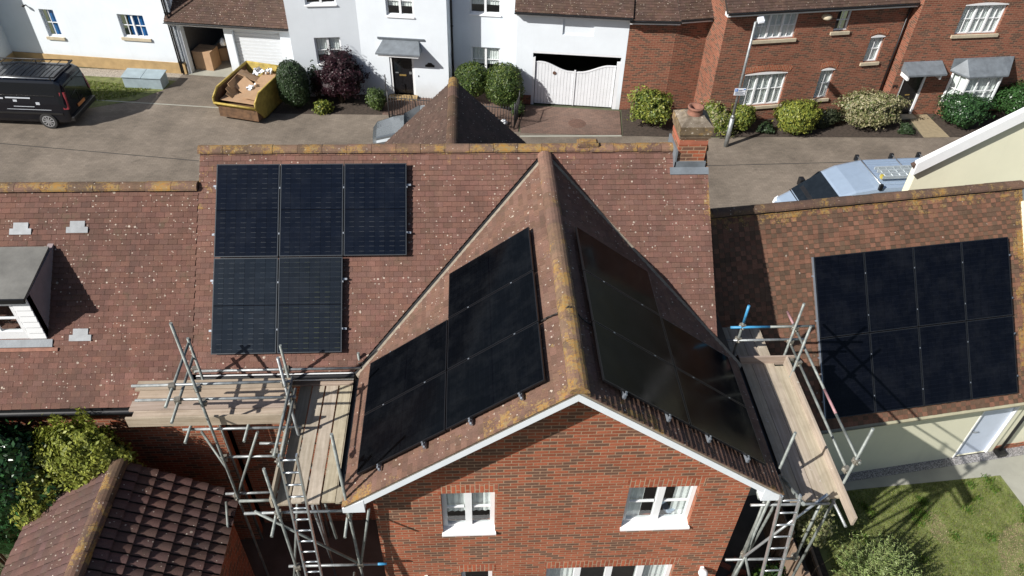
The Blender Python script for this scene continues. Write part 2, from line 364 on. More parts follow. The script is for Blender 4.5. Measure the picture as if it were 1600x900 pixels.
MT['roller'] = plain('roller_door', (.70, .73, .76), .5, var=.04)
MT['terracotta'] = plain('terracotta', (.24, .11, .075), .85, var=.35, nsc=8, bump=.3)
MT['card'] = plain('cardboard', (.42, .27, .16), .9, var=.12, nsc=4)
MT['card_in'] = plain('cardboard_dark', (.33, .21, .12), .9, var=.15, nsc=4)  # darker cardboard tone, also used for tape and boards
MT['skip'] = plain('yellow_skip_paint', (.38, .28, .06), .6, var=.35, nsc=5, bump=.2)
MT['skip_in'] = plain('rusty_steel', (.13, .07, .035), .85, var=.5, nsc=6)
MT['plastic_bag'] = plain('white_plastic', (.75, .77, .8), .4, var=.15, nsc=15)
MT['van_black'] = plain('black_car_paint', (.003, .004, .008), .18, var=.1, spec=.35, coat=.35)
MT['van_silver'] = plain('silver_blue_paint', (.36, .45, .57), .3, metal=.3, var=.05, coat=.8)
MT['car_grey'] = plain('grey_car_paint', (.17, .19, .205), .25, metal=.5, var=.05, coat=1.0)
MT['rubber'] = plain('tyre_rubber', (.02, .02, .02), .85)
MT['alloy'] = plain('wheel_alloy', (.55, .57, .60), .3, metal=.7)
MT['red_lens'] = plain('red_lens', (.22, .03, .04), .25)
MT['yellow_plate'] = plain('number_plate', (.52, .20, .06), .5)
MT['white_lens'] = plain('clear_lens', (.7, .72, .75), .1)
MT['grp'] = plain('grey_green_cabinet', (.30, .37, .40), .55, var=.15, nsc=3)
MT['sign_white'] = plain('sign_white', (.72, .75, .80), .5, var=.03)
MT['sign_blue'] = plain('sign_blue', (.02, .16, .52), .5, var=.03)
MT['sign_ink'] = plain('sign_ink', (.05, .06, .10), .5)
MT['rusty'] = plain('rusty_iron', (.13, .07, .05), .8, var=.4, nsc=20, bump=.3)
MT['hose_green'] = plain('green_plastic', (.05, .25, .09), .5)
MT['skin'] = plain('plaster_room', (.3, .29, .28), .9)
MT['ladder_wood'] = plain('yellow_strap', (.45, .36, .06), .7)
MT['cable'] = plain('cable_black', (.02, .017, .015), .6)
MT['slate_vent'] = plain('lead_slate', (.22, .235, .25), .5, var=.25, nsc=6)

# ------------------------------------------------------------------ building helpers
def wall(m, F, u0, u1, z0, z1, holes=(), th=.25, d=0.0, slope=None, rev=None):
    """one storeyed wall sheet with openings and their reveals; holes are (u0,z0,u1,z1)"""
    us = sorted({u0, u1, *[h[0] for h in holes], *[h[2] for h in holes]}); zs = sorted({z0, z1, *[h[1] for h in holes], *[h[3] for h in holes]})
    us = [x for x in us if u0 - 1e-6 <= x <= u1 + 1e-6]; zs = [x for x in zs if z0 - 1e-6 <= x <= z1 + 1e-6]
    def solid(i, j):
        if i < 0 or j < 0 or i >= len(us) - 1 or j >= len(zs) - 1: return False
        cu_, cz = (us[i] + us[i + 1]) / 2, (zs[j] + zs[j + 1]) / 2
        return not any(h[0] < cu_ < h[2] and h[1] < cz < h[3] for h in holes)
    for i in range(len(us) - 1):
        for j in range(len(zs) - 1):
            if not solid(i, j): continue
            a, b, lo, hi = us[i], us[i + 1], zs[j], zs[j + 1]
            m.face([F.p(a, d, lo), F.p(b, d, lo), F.p(b, d, hi), F.p(a, d, hi)])
            m.face([F.p(b, d + th, lo), F.p(a, d + th, lo), F.p(a, d + th, hi), F.p(b, d + th, hi)])
            if not solid(i - 1, j): m.face([F.p(a, d + th, lo), F.p(a, d, lo), F.p(a, d, hi), F.p(a, d + th, hi)])
            if not solid(i + 1, j): m.face([F.p(b, d, lo), F.p(b, d + th, lo), F.p(b, d + th, hi), F.p(b, d, hi)])
            if not solid(i, j - 1): m.face([F.p(a, d + th, lo), F.p(b, d + th, lo), F.p(b, d, lo), F.p(a, d, lo)])
            if not solid(i, j + 1): m.face([F.p(a, d, hi), F.p(b, d, hi), F.p(b, d + th, hi), F.p(a, d + th, hi)])

def window(root, F, u0, z0, u1, z1, sashes=2, bars=(0, 1), d=.09, sill='stone', curtain=None, fw=.055, sillw=.06, arch=False, glass='glass', plain_head=False):
    m = M(); g = .004
    a, b, lo, hi = u0 + g, u1 - g, z0 + g, z1 - g
    m.fbox(F, a, b, d, d + .07, hi - fw, hi); m.fbox(F, a, b, d, d + .07, lo, lo + fw)
    m.fbox(F, a, a + fw, d, d + .07, lo + fw, hi - fw); m.fbox(F, b - fw, b, d, d + .07, lo + fw, hi - fw)
    w = (b - a) / sashes
    for i in range(1, sashes): m.fbox(F, a + w * i - fw * .75, a + w * i + fw * .75, d - .012, d + .065, lo + fw, hi - fw)
    for i in range(sashes):
        x0, x1 = a + w * i + fw, a + w * (i + 1) - fw
        for k in range(1, bars[1] + 1):
            zz = lo + fw + (hi - lo - 2 * fw) * k / (bars[1] + 1) ; m.fbox(F, x0, x1, d + .01, d + .05, zz - .013, zz + .013)
        for k in range(1, bars[0] + 1):
            xx = x0 + (x1 - x0) * k / (bars[0] + 1); m.fbox(F, xx - .012, xx + .012, d + .012, d + .048, lo + fw, hi - fw)
    if arch:
        n = 8; top = [F.p(a + (b - a) * i / n, -.012, z1 + .07 * sin(pi * i / n)) for i in range(n + 1)]
        m.prism([F.p(a, -.012, z1 - .03)] + top + [F.p(b, -.012, z1 - .03)], F.n * .05)
    f = m.build('window', MT['upvc'], root)
    p = M(); p.face([F.p(a + fw * .6, d + .035, lo + fw * .6), F.p(b - fw * .6, d + .035, lo + fw * .6), F.p(b - fw * .6, d + .035, hi - fw * .6), F.p(a + fw * .6, d + .035, hi - fw * .6)])
    p.build('pane', MT[glass], f)
    if sill:
        s = M()
        if sill == 'upvc': s.hexa([F.p(u0 - .02, -.05, z0 - .05), F.p(u1 + .02, -.05, z0 - .05), F.p(u1 + .002, d, z0 - .002), F.p(u0 - .002, d, z0 - .002), F.p(u0 - .02, -.05, z0 - .012), F.p(u1 + .02, -.05, z0 - .012), F.p(u1 + .002, d, z0 + .03), F.p(u0 - .002, d, z0 + .03)])
        else: s.fbox(F, u0 - sillw, u1 + sillw, -.07, d - .004, z0 - .12, z0 - .003)
        s.build('sill', MT['upvc'] if sill == 'upvc' else MT[sill], f)
    if curtain:
        c = M()
        segs = {'full': [(a, b)], 'sides': [(a, a + (b - a) * .28), (b - (b - a) * .28, b)], 'right': [(a + (b - a) * .55, b)], 'half': [(a, b)], 'top': [(a, b)]}[curtain]
        for x0, x1 in segs:
            n = max(4, int((x1 - x0) / .05)); zl = lo + (hi - lo) * (.30 if curtain == 'half' else 0.02)
            for i in range(n):
                q0, q1 = x0 + (x1 - x0) * i / n, x0 + (x1 - x0) * (i + 1) / n
                e0, e1 = d + .078 + (.02 if i % 2 else 0), d + .078 + (0 if i % 2 else .02)
                c.face([F.p(q0, e0, zl), F.p(q1, e1, zl), F.p(q1, e1, hi), F.p(q0, e0, hi)])
        c.build('curtain', MT['curtain'], f)
    # the room behind: a shallow dark box so that the opening does not look through the house
    r = M(); e = 1.1
    r.face([F.p(a - .3, e, lo - .4), F.p(b + .3, e, lo - .4), F.p(b + .3, e, hi + .3), F.p(a - .3, e, hi + .3)])
    r.face([F.p(a - .3, .255, lo - .4), F.p(b + .3, .255, lo - .4), F.p(b + .3, e, lo - .4), F.p(a - .3, e, lo - .4)])
    r.build('room_lining', MT['inner'], f)
    return f

def tiles(m, O, U, D, u0, u1, slen, w=.165, g=.1, lip=.019, cam=0.0, tintf=None, gap=.0035, jit=.002, nseg=1, seed=1, s0=0.0, stag=.5):
    """courses of separate tiles; O is a ridge point, U runs along the ridge, D down the slope; returns nothing, fills m"""
    rnd = random.Random(seed); O = Vector(O); U = Vector(U).normalized(); D = Vector(D).normalized(); N = U.cross(D)
    if N.z < 0: N = -N
    nc = int(math.ceil((slen - s0) / g)); V = m.v; Fc = m.f; Cc = m.c
    for k in range(nc):
        s_lo = slen - k * g; s_hi = max(s_lo - g - .02, s0)
        if s_lo <= s0 + .02: break
        off = (k % 2) * w * stag
        u = u0 - off; i = 0
        wob = rnd.uniform(-.003, .003)
        while u < u1 - .01:
            a, b = max(u + gap / 2, u0), min(u + w - gap / 2, u1)
            if b - a > .012:
                h = lip + rnd.uniform(-jit, jit) * 1.5; h2 = rnd.uniform(0, jit); ds = rnd.uniform(-.003, .003) + wob; tw = rnd.uniform(-jit, jit)
                col = tintf(a + w / 2, s_lo, rnd, k, i) if tintf else (1, 1, 1, 0)
                base = len(V); P0 = O + U * 0
                if nseg == 1:
                    for uu, ss, hh in ((a, s_hi, h2), (b, s_hi, h2), (a, s_lo + ds, h + tw), (b, s_lo + ds, h - tw), (a, s_lo + ds, -.004), (b, s_lo + ds, -.004)):
                        V.append(tuple(O + U * uu + D * ss + N * hh))
                    Fc.append((base, base + 2, base + 3, base + 1)); Fc.append((base + 2, base + 4, base + 5, base + 3))
                    Fc.append((base, base + 4, base + 2)); Fc.append((base + 1, base + 3, base + 5))
                    Cc += [col] * 4; m.mi += [0] * 4; m.sm += [False] * 4
                else:
                    for q in range(nseg + 1):
                        t = q / nseg; uu = a + (b - a) * t; hc = cam * sin(pi * t)
                        for ss, hh in ((s_hi, h2 + hc * .9), (s_lo + ds, h + hc), (s_lo + ds, -.01)):
                            V.append(tuple(O + U * uu + D * ss + N * hh))
                    for q in range(nseg):
                        x = base + q * 3
                        Fc.append((x, x + 1, x + 4, x + 3)); Fc.append((x + 1, x + 2, x + 5, x + 4)); Cc += [col] * 2; m.mi += [0] * 2; m.sm += [False] * 2
            u += w; i += 1

def ridge_run(m, P, Q, r=.13, seg=.45, down=.3, side=None, amt=.8, seed=3, tint=None):
    """half-round ridge tiles laid end to end along P-Q"""
    rnd = random.Random(seed); P, Q = Vector(P), Vector(Q); L = (Q - P).length; n = max(1, int(round(L / seg))); d = (Q - P) / n
    D = (Q - P).normalized(); S = D.cross(Vector((0, 0, 1))).normalized(); Z = S.cross(D)
    for i in range(n):
        a = P + d * i + D * .004; b = P + d * (i + 1) - D * .004; j = rnd.uniform(-.006, .006); t = rnd.uniform(.82, 1.12); cl = amt(i / n) if callable(amt) else amt
        col = ((tint or 1) * t, (tint or 1) * t * rnd.uniform(.94, 1.04), (tint or 1) * t * rnd.uniform(.9, 1.04), cl * rnd.uniform(.92, 1.06))
        K = 9; ra = r + j; rb = r * .97 + j; vs_ = []
        for e, rr in ((a, ra), (b, rb)):
            for q in range(K):
                an = pi * q / (K - 1) ; vs_.append(e + S * cos(an) * rr + Z * (sin(an) * rr * .82 - r * .38))
        for q in range(K - 1):
            m.face([vs_[q], vs_[q + 1], vs_[K + q + 1], vs_[K + q]], col, sm=False)
        m.face([vs_[q] for q in range(K)][::-1], col); m.face([vs_[K + q] for q in range(K)], col)

def slab_roof(m, A, B, Cc_, Dd, th=.12):   # deck beneath the tiles: A,B ridge ends, C,D eave ends (quad A-B-C-D)
    A, B, Cc_, Dd = map(Vector, (A, B, Cc_, Dd)); n = (B - A).cross(Dd - A).normalized()
    if n.z < 0: n = -n
    m.hexa([A - n * th, B - n * th, Cc_ - n * th, Dd - n * th, A - n * .012, B - n * .012, Cc_ - n * .012, Dd - n * .012])

def gutter(m, P, Q, r=.055):
    P, Q = Vector(P), Vector(Q); D = (Q - P).normalized(); S = D.cross(Vector((0, 0, 1))).normalized(); K = 7
    for rr, fl in ((r, 0), (r * .86, 1)):
        pts = [[e + S * cos(pi + pi * q / (K - 1)) * rr + Vector((0, 0, sin(pi + pi * q / (K - 1)) * rr)) for q in range(K)] for e in (P, Q)]
        for q in range(K - 1):
            f = [pts[0][q], pts[0][q + 1], pts[1][q + 1], pts[1][q]]; m.face(f if not fl else f[::-1])

def bush(name, label, cat, c, rad, n, leaf, cols, lump=.18, group=None, mat='leaf', stem=True, flat=0.0, seed=1, shell=.35, droop=0.0, core=.8, sq=2.0):
    """a shrub: leaf faces spread through a lumpy crown, plus a stem"""
    rnd = random.Random(seed); t = thing(name, label, cat, (c[0], c[1], 0), 0, group)
    ph = [rnd.uniform(0, 6.3) for _ in range(9)]
    def radius(d):
        k = 1 + lump * (.5 * sin(3 * d.x + ph[0] + 2 * d.z) + .5 * sin(4 * d.y + ph[1] - 2 * d.x) + .4 * sin(7 * d.z + ph[2] + 3 * d.y) + .35 * sin(11 * d.x + 9 * d.y + ph[3]) + .3 * sin(13 * d.z - 10 * d.x + ph[4]))
        p = (abs(d.x) ** sq + abs(d.y) ** sq + abs(d.z) ** sq) ** (-1 / sq)
        k *= 1 + lump * .55 * sin(1.7 * d.x + ph[6]) * cos(2.1 * d.y + ph[7]) + lump * .3 * sin(2.3 * d.z + ph[8])
        return k * p
    m = M(); cz = c[2]; cx, cy = c[0], c[1]
    for i in range(n):
        d = Vector((rnd.gauss(0, 1), rnd.gauss(0, 1), rnd.gauss(0, 1))).normalized()
        if d.z < -.55: d.z = abs(d.z) * .6; d.normalize()
        r = radius(d) * (1 - abs(rnd.gauss(0, 1)) * shell * .5)
        if rnd.random() < lump * .45: r *= rnd.uniform(1.0, 1.16)
        p = Vector((cx + d.x * r * rad[0], cy + d.y * r * rad[1], cz + d.z * r * rad[2]))
        if p.z < .03: p.z = rnd.uniform(.03, .15)
        nn = (Vector((d.x / rad[0], d.y / rad[1], d.z / rad[2])).normalized() + Vector((rnd.uniform(-1, 1), rnd.uniform(-1, 1), rnd.uniform(-.6, 1))) * .85).normalized()
        a = nn.orthogonal().normalized(); a = Matrix.Rotation(rnd.uniform(0, 6.28), 3, nn) @ a; b = nn.cross(a)
        s = leaf * rnd.uniform(.6, 1.4); col = rnd.choice(cols); k = rnd.uniform(.75, 1.25)
        col = (col[0] * k, col[1] * k, col[2] * k, 0)
        m.face([p - a * s, p - b * s * .5, p + a * s, p + b * s * .5], col)
    # inner mass so that light does not pour through
    K = 18; J = 10; base = cols[0]
    g = []
    for j in range(J + 1):
        th = pi * j / J; row = []
        for i in range(K):
            an = 2 * pi * i / K; d = Vector((sin(th) * cos(an), sin(th) * sin(an), cos(th))); r = radius(d) * core
            row.append(Vector((cx + d.x * r * rad[0], cy + d.y * r * rad[1], max(cz + d.z * r * rad[2], .02))))
        g.append(row)
    for j in range(J):
        for i in range(K): m.face([g[j][i], g[j + 1][i], g[j + 1][(i + 1) % K], g[j][(i + 1) % K]], (*base, 0))
    m.build('foliage', MT[mat], t)
    if stem:
        s = M()
        for q in range(4):
            a = q * 1.6 + ph[5]; s.tube((cx + cos(a) * .05, cy + sin(a) * .05, 0), (cx + cos(a) * rad[0] * .4, cy + sin(a) * rad[1] * .4, cz), .035, 6, .015)
        s.build('stem', MT['bark'], t)
    return t

# ------------------------------------------------------------------ setting: ground, road, beds
def sheet(name, pts, z, mat, kind='structure'):
    m = M(); m.face([(x, y, z) for x, y in pts]); o = m.build(name, mat); return tag(o, kind=kind)
g = M(); g.box(-150, 150, -120, 200, -.4, -.03); tag(g.build('ground', plain('ground', (.10, .11, .06), .95, var=.4, nsc=.5)), kind='structure')
sheet('road', [(-60, 5.2), (60, 5.2), (60, 14.02), (23.6, 13.98), (14.5, 13.80), (10.62, 13.98), (7.0, 14.2), (3.7, 15.2), (2.2, 15.72), (-3.2, 15.85), (-3.6, 19.2), (-7.9, 19.45), (-9.2, 17.0), (-11.9, 15.95), (-60, 15.95)], 0, MT['road'])
j = M()
for a, b in (((-40, 17.6), (-13.2, 13.62)), ((-13.2, 13.62), (-5.4, 12.3)), ((-5.4, 12.3), (3, 11.85)), ((3, 11.85), (14.0, 11.78)), ((14.0, 11.78), (30, 12.3))):
    a, b = Vector((*a, .004)), Vector((*b, .004)); n = (b - a).normalized().cross(Vector((0, 0, 1))) * .022; j.face([a - n, b - n, b + n, a + n])
tag(j.build('drain_line', plain('joint_dark', (.05, .045, .04), .9)), kind='structure')
sheet('driveway', [(6.6, 14.22), (10.62, 14.0), (10.85, 16.0), (7.21 - .6, 16.55)], .004, MT['drive'])
sheet('front_yard', [(1.0, 15.75), (6.5, 14.3), (6.9, 17.6), (1.1, 18.2)], .004, MT['drive'])
k = M(); k.box(6.55, 10.62, 13.93, 14.02, -.02, .012); tag(k.build('kerb', MT['concrete']), kind='structure')
sheet('soil_bed', [(-3.45, 15.86), (1.0, 15.72), (1.1, 17.6), (-3.3, 18.2)], .006, MT['soil'])
sheet('soil_bed', [(10.66, 13.95), (22.9, 13.72), (22.9, 16.2), (10.95, 16.2)], .006, MT['soil'])
sheet('soil_bed', [(24.0, 13.75), (34, 13.9), (34, 16.5), (23.9, 15.8)], .006, MT['soil'])
sheet('path', [(22.9, 13.72), (24.0, 13.75), (23.9, 15.6), (23.0, 15.6)], .012, plain('sandy_path', (.30, .24, .15), .9, var=.2))
sheet('gravel_strip', [(-60, 19.0), (-13.1, 19.35), (-8.1, 18.75), (-7.95, 19.5), (-60, 25)], .004, plain('gravel_far', (.33, .29, .24), .9, var=.5, nsc=12))
# green verge between the gravel and the road on the left, with real blades
sheet('verge', [(-60, 15.95), (-11.9, 15.95), (-9.3, 17.0), (-8.4, 17.9), (-8.1, 18.75), (-13.1, 19.35), (-60, 19.0)], .003, plain('verge_soil', (.14, .155, .05), .95, var=.5, nsc=4))
rnd = random.Random(5)
def grass(name, label, area, n, h, cols, z=0.0, w=.012):
    m = M()
    for _ in range(n):
        x, y = area(rnd)
        a = rnd.uniform(0, 6.28); hh = h * rnd.uniform(.5, 1.3); lx, ly = rnd.uniform(-.6, .6) * hh, rnd.uniform(-.6, .6) * hh; c_ = cols(x, y, rnd)
        m.face([(x - cos(a) * w, y - sin(a) * w, z), (x + cos(a) * w, y + sin(a) * w, z), (x + lx, y + ly, z + hh)], (*c_, 0))
    o = m.build(name, MT['leaf']); return tag(o, label, 'grass', kind='stuff')
def poly_area(poly):
    xs = [p[0] for p in poly]; ys = [p[1] for p in poly]
    def inside(x, y):
        c_ = False
        for i in range(len(poly)):
            (x1, y1), (x2, y2) = poly[i], poly[i - 1]
            if (y1 > y) != (y2 > y) and x < (x2 - x1) * (y - y1) / (y2 - y1) + x1: c_ = not c_
        return c_
    def f(r):
        while True:
            x, y = r.uniform(min(xs), max(xs)), r.uniform(min(ys), max(ys))
            if inside(x, y): return x, y
    return f
def gcol(x, y, r):
    t = .5 + .5 * sin(x * 1.7 + 1.3 * sin(y * 2.1)) * cos(y * 1.3 + x * .6); q = r.random()
    g1, g2, g3 = (.13, .185, .030), (.20, .235, .045), (.27, .24, .10)
    p = g3 if q < .10 + .22 * t * t else (g2 if q < .5 else g1); k_ = r.uniform(.75, 1.2); return tuple(a * k_ for a in p)
grass('verge_grass', 'mossy green grass verge behind the black van', poly_area([(-16, 16.4), (-11.6, 16.6), (-9.6, 17.3), (-8.7, 18.2), (-13.1, 19.0), (-16, 19.0)]), 9000, .06, gcol, w=.02)

m = M(); a_, b_ = Vector((-11.0, 17.05, .006)), Vector((-5.7, 16.35, .006)); n_ = Vector((.02, .035, 0)); m.face([a_ - n_, b_ - n_, b_ + n_, a_ + n_]); tag(m.build('kerb', MT['concrete']), kind='structure')
# back gardens
sheet('patio', [(-2, -12), (12.2, -12), (12.2, -2.2), (9.1, -1.0), (-2, -2.6)], .002, MT['patio'])
GZ = .33                             # the right hand garden lies a step higher than the patio
def lift(p): return (p[0] + (4.66 - p[0]) * GZ / 15.56, p[1] + (-12.41 - p[1]) * GZ / 15.56)
GF = Fr(11.089, -2.541, 7.6462)      # garage front wall frame
def gxy(u, d): p = GF.p(u, d, 0); return (p.x, p.y)
e0 = lift((12.2, -2.6)); tp = M(); tp.prism([(e0[0] - .15, 0, -.03), (30, 0, -.03), (30, -14, -.03), (e0[0] - .15, -14, -.03)][::-1], (0, 0, GZ + .03)); tag(tp.build('garden_terrace', MT['soil']), kind='structure')
GB = [gxy(.2, -.22), gxy(14, -.22)]
sheet('path', [GB[0], GB[1], (26, -2.6), lift((17.47, -2.17)), lift((13.78, -2.45)), lift((12.2, -2.6))][::-1], GZ + .006, MT['concrete'])
sheet('path', [lift((17.47, -2.17)), (26, -2.6), (26, -12), lift((18.7, -12))][::-1], GZ + .005, MT['concrete'])
sheet('gravel_strip', [gxy(.2, -.22), gxy(14, -.22), gxy(14, .02), gxy(.2, .02)], GZ + .010, MT['gravel'])
lawnp = [lift(p) for p in ((12.3, -2.62), (13.78, -2.45), (17.47, -2.17), (18.75, -12), (12.3, -12))]
sheet('lawn_soil', lawnp[::-1], GZ + .003, plain('lawn_soil', (.15, .17, .055), .95, var=.45, nsc=5))
def lawn_area(r, f=poly_area([lift(p) for p in ((12.4, -2.62), (13.78, -2.47), (17.4, -2.2), (17.95, -6.2), (12.4, -6.2))])):
    return f(r)
def lcol(x, y, r):
    if (x - 17.0) ** 2 * .8 + (y + 5.0) ** 2 * .5 < .9 or (x - 15.0) ** 2 * 3 + (y + 3.7) ** 2 * .8 < .14: 
        k_ = r.uniform(.8, 1.2); return (.34 * k_, .27 * k_, .17 * k_)
    return gcol(x, y, r)
grass('lawn', 'sunlit patchy green back lawn beside the cream garage', lawn_area, 46000, .035, lcol, w=.008, z=GZ)
rt = random.Random(77); cl_ = [lawn_area(rt) for _ in range(55)]
def clump(r):
    c0 = r.choice(cl_); return c0[0] + r.gauss(0, .07), c0[1] + r.gauss(0, .07)
grass('grass_tufts', 'longer grass tufts and weeds scattered over the back lawn', clump, 5000, .085, lambda x, y, r: (.10 * r.uniform(.7, 1.3), .17 * r.uniform(.7, 1.2), .03), w=.012, z=GZ)
lp = [(-9, -12), (-3.9, -12), (-3.9, -3.9), (-9, -3.9)]
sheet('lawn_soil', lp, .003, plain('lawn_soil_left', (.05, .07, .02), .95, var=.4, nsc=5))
grass('shaded_lawn', 'dark green shaded lawn in the bottom left corner', poly_area([(-6.5, -5.6), (-3.9, -5.6), (-3.9, -2.4), (-6.5, -2.4)]), 8000, .05, lambda x, y, r: (.045 * r.uniform(.7, 1.3), .08 * r.uniform(.7, 1.3), .02), w=.01)  # shade put into the colours: blades and soil darker than the right lawn

# ------------------------------------------------------------------ main brick house
A = 0.7057; B = 0.6449; ta, tb = math.tan(A), math.tan(B)
XW, ZW = 6.026, 7.918
XL, XR = -.35, 9.12
house = thing('brick_house', 'red brick house with brown tiled roofs and a white edged gable facing the camera', 'house', (4.4, -1, 0))
ZE = 8 - 4.13 * sin(A)                     # main eave height 5.32
TE = 4.27
def bump_near(u, s, edges): return 0
def tf_main(u, s, r, k, i):
    t = r.choice([.86, .95, 1, 1.05, 1.12, 1.0]); red = r.uniform(.95, 1.06)
    e = max(0, 1 - s / .55) * .75; e = max(e, max(0, 1 - abs(u - XL) / .45) * (.95 if s < 1.2 else .45)); e = max(e, max(0, 1 - abs(u - XR) / .35) * (.95 if s < 1.9 else .1))
    return (t * red, t, t * r.uniform(.94, 1.03), e)
Dm = Vector((0, -cos(A), -sin(A))); 
# valley lines: main z = 8 + y*ta (y<0), wing z = ZW - |x-XW| tb
vy0 = -(8 - ZW) / ta
def vpt(side, z): return Vector((XW + side * (ZW - z) / tb, -(8 - z) / ta, z))
vL = (vpt(-1, 5.0) - vpt(-1, 7)).normalized(); vR = (vpt(1, 5.0) - vpt(1, 7)).normalized()
def hn(v, s): n = Vector((v.y, -v.x, 0)).normalized(); return n * s
nL = hn(vL, 1)            # horizontal normal of the left valley, decide sign so that it points to the main roof (left)
if nL.x > 0: nL = -nL
nR = hn(vR, 1)
if nR.x < 0: nR = -nR
# main tiles in two runs, left and right of the wing, cut back from the valleys
m = M(); tiles(m, (0, 0, 8), (1, 0, 0), Dm, XL, XW, 4.13, tintf=tf_main, seed=11, s0=.02)
m.clip([(vpt(-1, 7) + nL * .045, -nL)]).build('roof', MT['tile'], house)
m = M(); tiles(m, (0, 0, 8), (1, 0, 0), Dm, XW, XR, 4.13, tintf=tf_main, seed=12, s0=.02)
m.clip([(vpt(1, 7) + nR * .035, -nR)]).build('roof', MT['tile'], house)
# the back slope and the decks
m = M(); tiles(m, (0, 0, 8), (1, 0, 0), (0, cos(A), -sin(A)), XL, XR, 4.13, w=.33, g=.2, tintf=tf_main, seed=13, s0=.02); m.build('roof', MT['tile'], house)
m = M(); dk = .01
slab_roof(m, (XL + dk, 0, 8), (XR - dk, 0, 8), (XR - dk, -4.1 * cos(A), 8 - 4.1 * sin(A)), (XL + dk, -4.1 * cos(A), 8 - 4.1 * sin(A)))
slab_roof(m, (XL + dk, 0, 8), (XR - dk, 0, 8), (XR - dk, 4.1 * cos(A), 8 - 4.1 * sin(A)), (XL + dk, 4.1 * cos(A), 8 - 4.1 * sin(A)))
YG = -5.94
for s in (-1, 1):
    slab_roof(m, (XW, -.2, ZW), (XW, YG + .02, ZW), (XW + s * 4.24 * cos(B), YG + .02, ZW - 4.24 * sin(B)), (XW + s * 4.24 * cos(B), -.2, ZW - 4.24 * sin(B)))
m.build('roof_deck', MT['dark'], house)
# wing tiles
def tf_wing(u, s, r, k, i):   # u measured along the wing ridge from y=0 towards the camera
    t = r.choice([.85, .95, 1, 1.08, 1.15]); e = max(0, 1 - s / .7) * (.35 + .55 * max(0, (u - 1.5) / 4.5)); e = max(e, max(0, 1 - abs(u - 5.94) / .8) * (.95 if s < 1.6 or s > 3.7 else .45))
    return (t * r.uniform(.96, 1.05), t, t * r.uniform(.93, 1.02), e)
for s in (-1, 1):
    m = M(); tiles(m, (XW, 0, ZW), (0, -1, 0), (s * cos(B), 0, -sin(B)), -.1, 5.94, TE, tintf=tf_wing, seed=20 + s, s0=.02, lip=.02 if s > 0 else .016, w=.165)
    n_ = nL if s < 0 else nR
    m.clip([(vpt(s, 7) - n_ * (.085 if s < 0 else .03), n_)]).build('roof', MT['tile_wing'], house)
# valleys: a black trough beside grey mortar on the left, a mortar fillet on the right
for s, n_, name_, mt_, w0, w1, h0, h1 in ((-1, nL, 'valley_trough', 'black', .05, -.015, .012, .012), (-1, nL, 'valley_mortar', 'mortar', -.014, -.10, .018, .045), (1, nR, 'valley_mortar', 'mortar', .04, -.035, .03, .012)):
    m = M(); a = vpt(s, 7.93); b = vpt(s, 5.28); zz = Vector((0, 0, 1))
    q = [a + n_ * w0 + zz * h0, b + n_ * w0 + zz * h0, b + n_ * w1 + zz * h1, a + n_ * w1 + zz * h1]
    m.hexa([p - zz * .05 for p in q] + q); m.build(name_, MT[mt_], house)
# ridges
m = M(); ridge_run(m, (XL - .03, 0, 8.02), (XR + .02, 0, 8.02), r=.12, amt=lambda t: 1.0 if t < .12 or t > .55 else .8, tint=1.0); m.build('ridge_tiles', MT['ridge'], house)
m = M(); ridge_run(m, (XW, -.12, ZW + .03), (XW, YG - .01, ZW + .03), r=.145, amt=lambda t: .3 + .85 * t, tint=1.15, seed=8); m.build('ridge_tiles', MT['ridge'], house)
m = M()                                       # square vent ridge
m.box(6.64, 7.03, -.09, .09, 8.05, 8.12, (1, 1, 1, .8)); m.box(6.68, 6.99, -.065, .065, 8.12, 8.15, (1, 1, 1, 1)); m.build('ridge_vent', MT['ridge'], house)
# verge mortar of the main roof and of the gable
for x, sg in ((XL, -1), (XR, 1)):
    for sy in (-1, 1):
        m = M(); d_ = Vector((0, sy * cos(A), -sin(A))); n_ = Vector((0, sy * sin(A), cos(A))); o_ = Vector((x, 0, 8))
        m.obox(o_ + d_ * 2.06 - n_ * .03 - Vector((sg * .02, 0, 0)), Vector((.018, 0, 0)), d_ * 2.05, n_ * .025); m.build('verge_mortar', MT['mortar'], house)
for sg in (-1, 1):
    m = M(); d_ = Vector((sg * cos(B), 0, -sin(B))); n_ = Vector((sg * sin(B), 0, cos(B))); o_ = Vector((XW, YG + .035, ZW))
    m.obox(o_ + d_ * 2.13 - n_ * .022, d_ * 2.13, Vector((0, .025, 0)), n_ * .02); m.build('verge_mortar', MT['mortar'], house)
# white barge boards with boxed ends
m = M(); yb = YG + .012
for sg in (-1, 1):
    d_ = Vector((sg * cos(B), 0, -sin(B))); o_ = Vector((XW, yb, ZW - .052 / cos(B)))
    e = 4.12; p0 = o_; p1 = o_ + d_ * e; dz = Vector((0, 0, -.135))
    if sg > 0: m.prism([p0, p1, p1 + dz, p0 + dz], (0, .03, 0))
    else: m.prism([p0 - Vector((.001, 0, 0)), p0 + dz - Vector((.001, 0, 0)), p1 + dz, p1], (0, .03, 0))
    xe = XW + sg * 3.42; xi = XW + sg * 3.08; zt = ZW - 3.42 * tb - .06; zi = ZW - 3.08 * tb - .06
    q = [(xi, yb - .004, zt - .09), (xe, yb - .004, zt - .09), (xe, yb - .004, zt + .02), (xi, yb - .004, zi - .03)]
    if sg < 0: q = q[::-1]
    m.prism(q, (0, .38, 0))
    # soffit under the overhanging verge
    a0 = Vector((XW, yb + .03, ZW - .155)); a1 = a0 + d_ * 4.1
    m.face([a0, a1, a1 + Vector((0, .34, 0)), a0 + Vector((0, .34, 0))])
m.build('barge_board', MT['barge'], house)
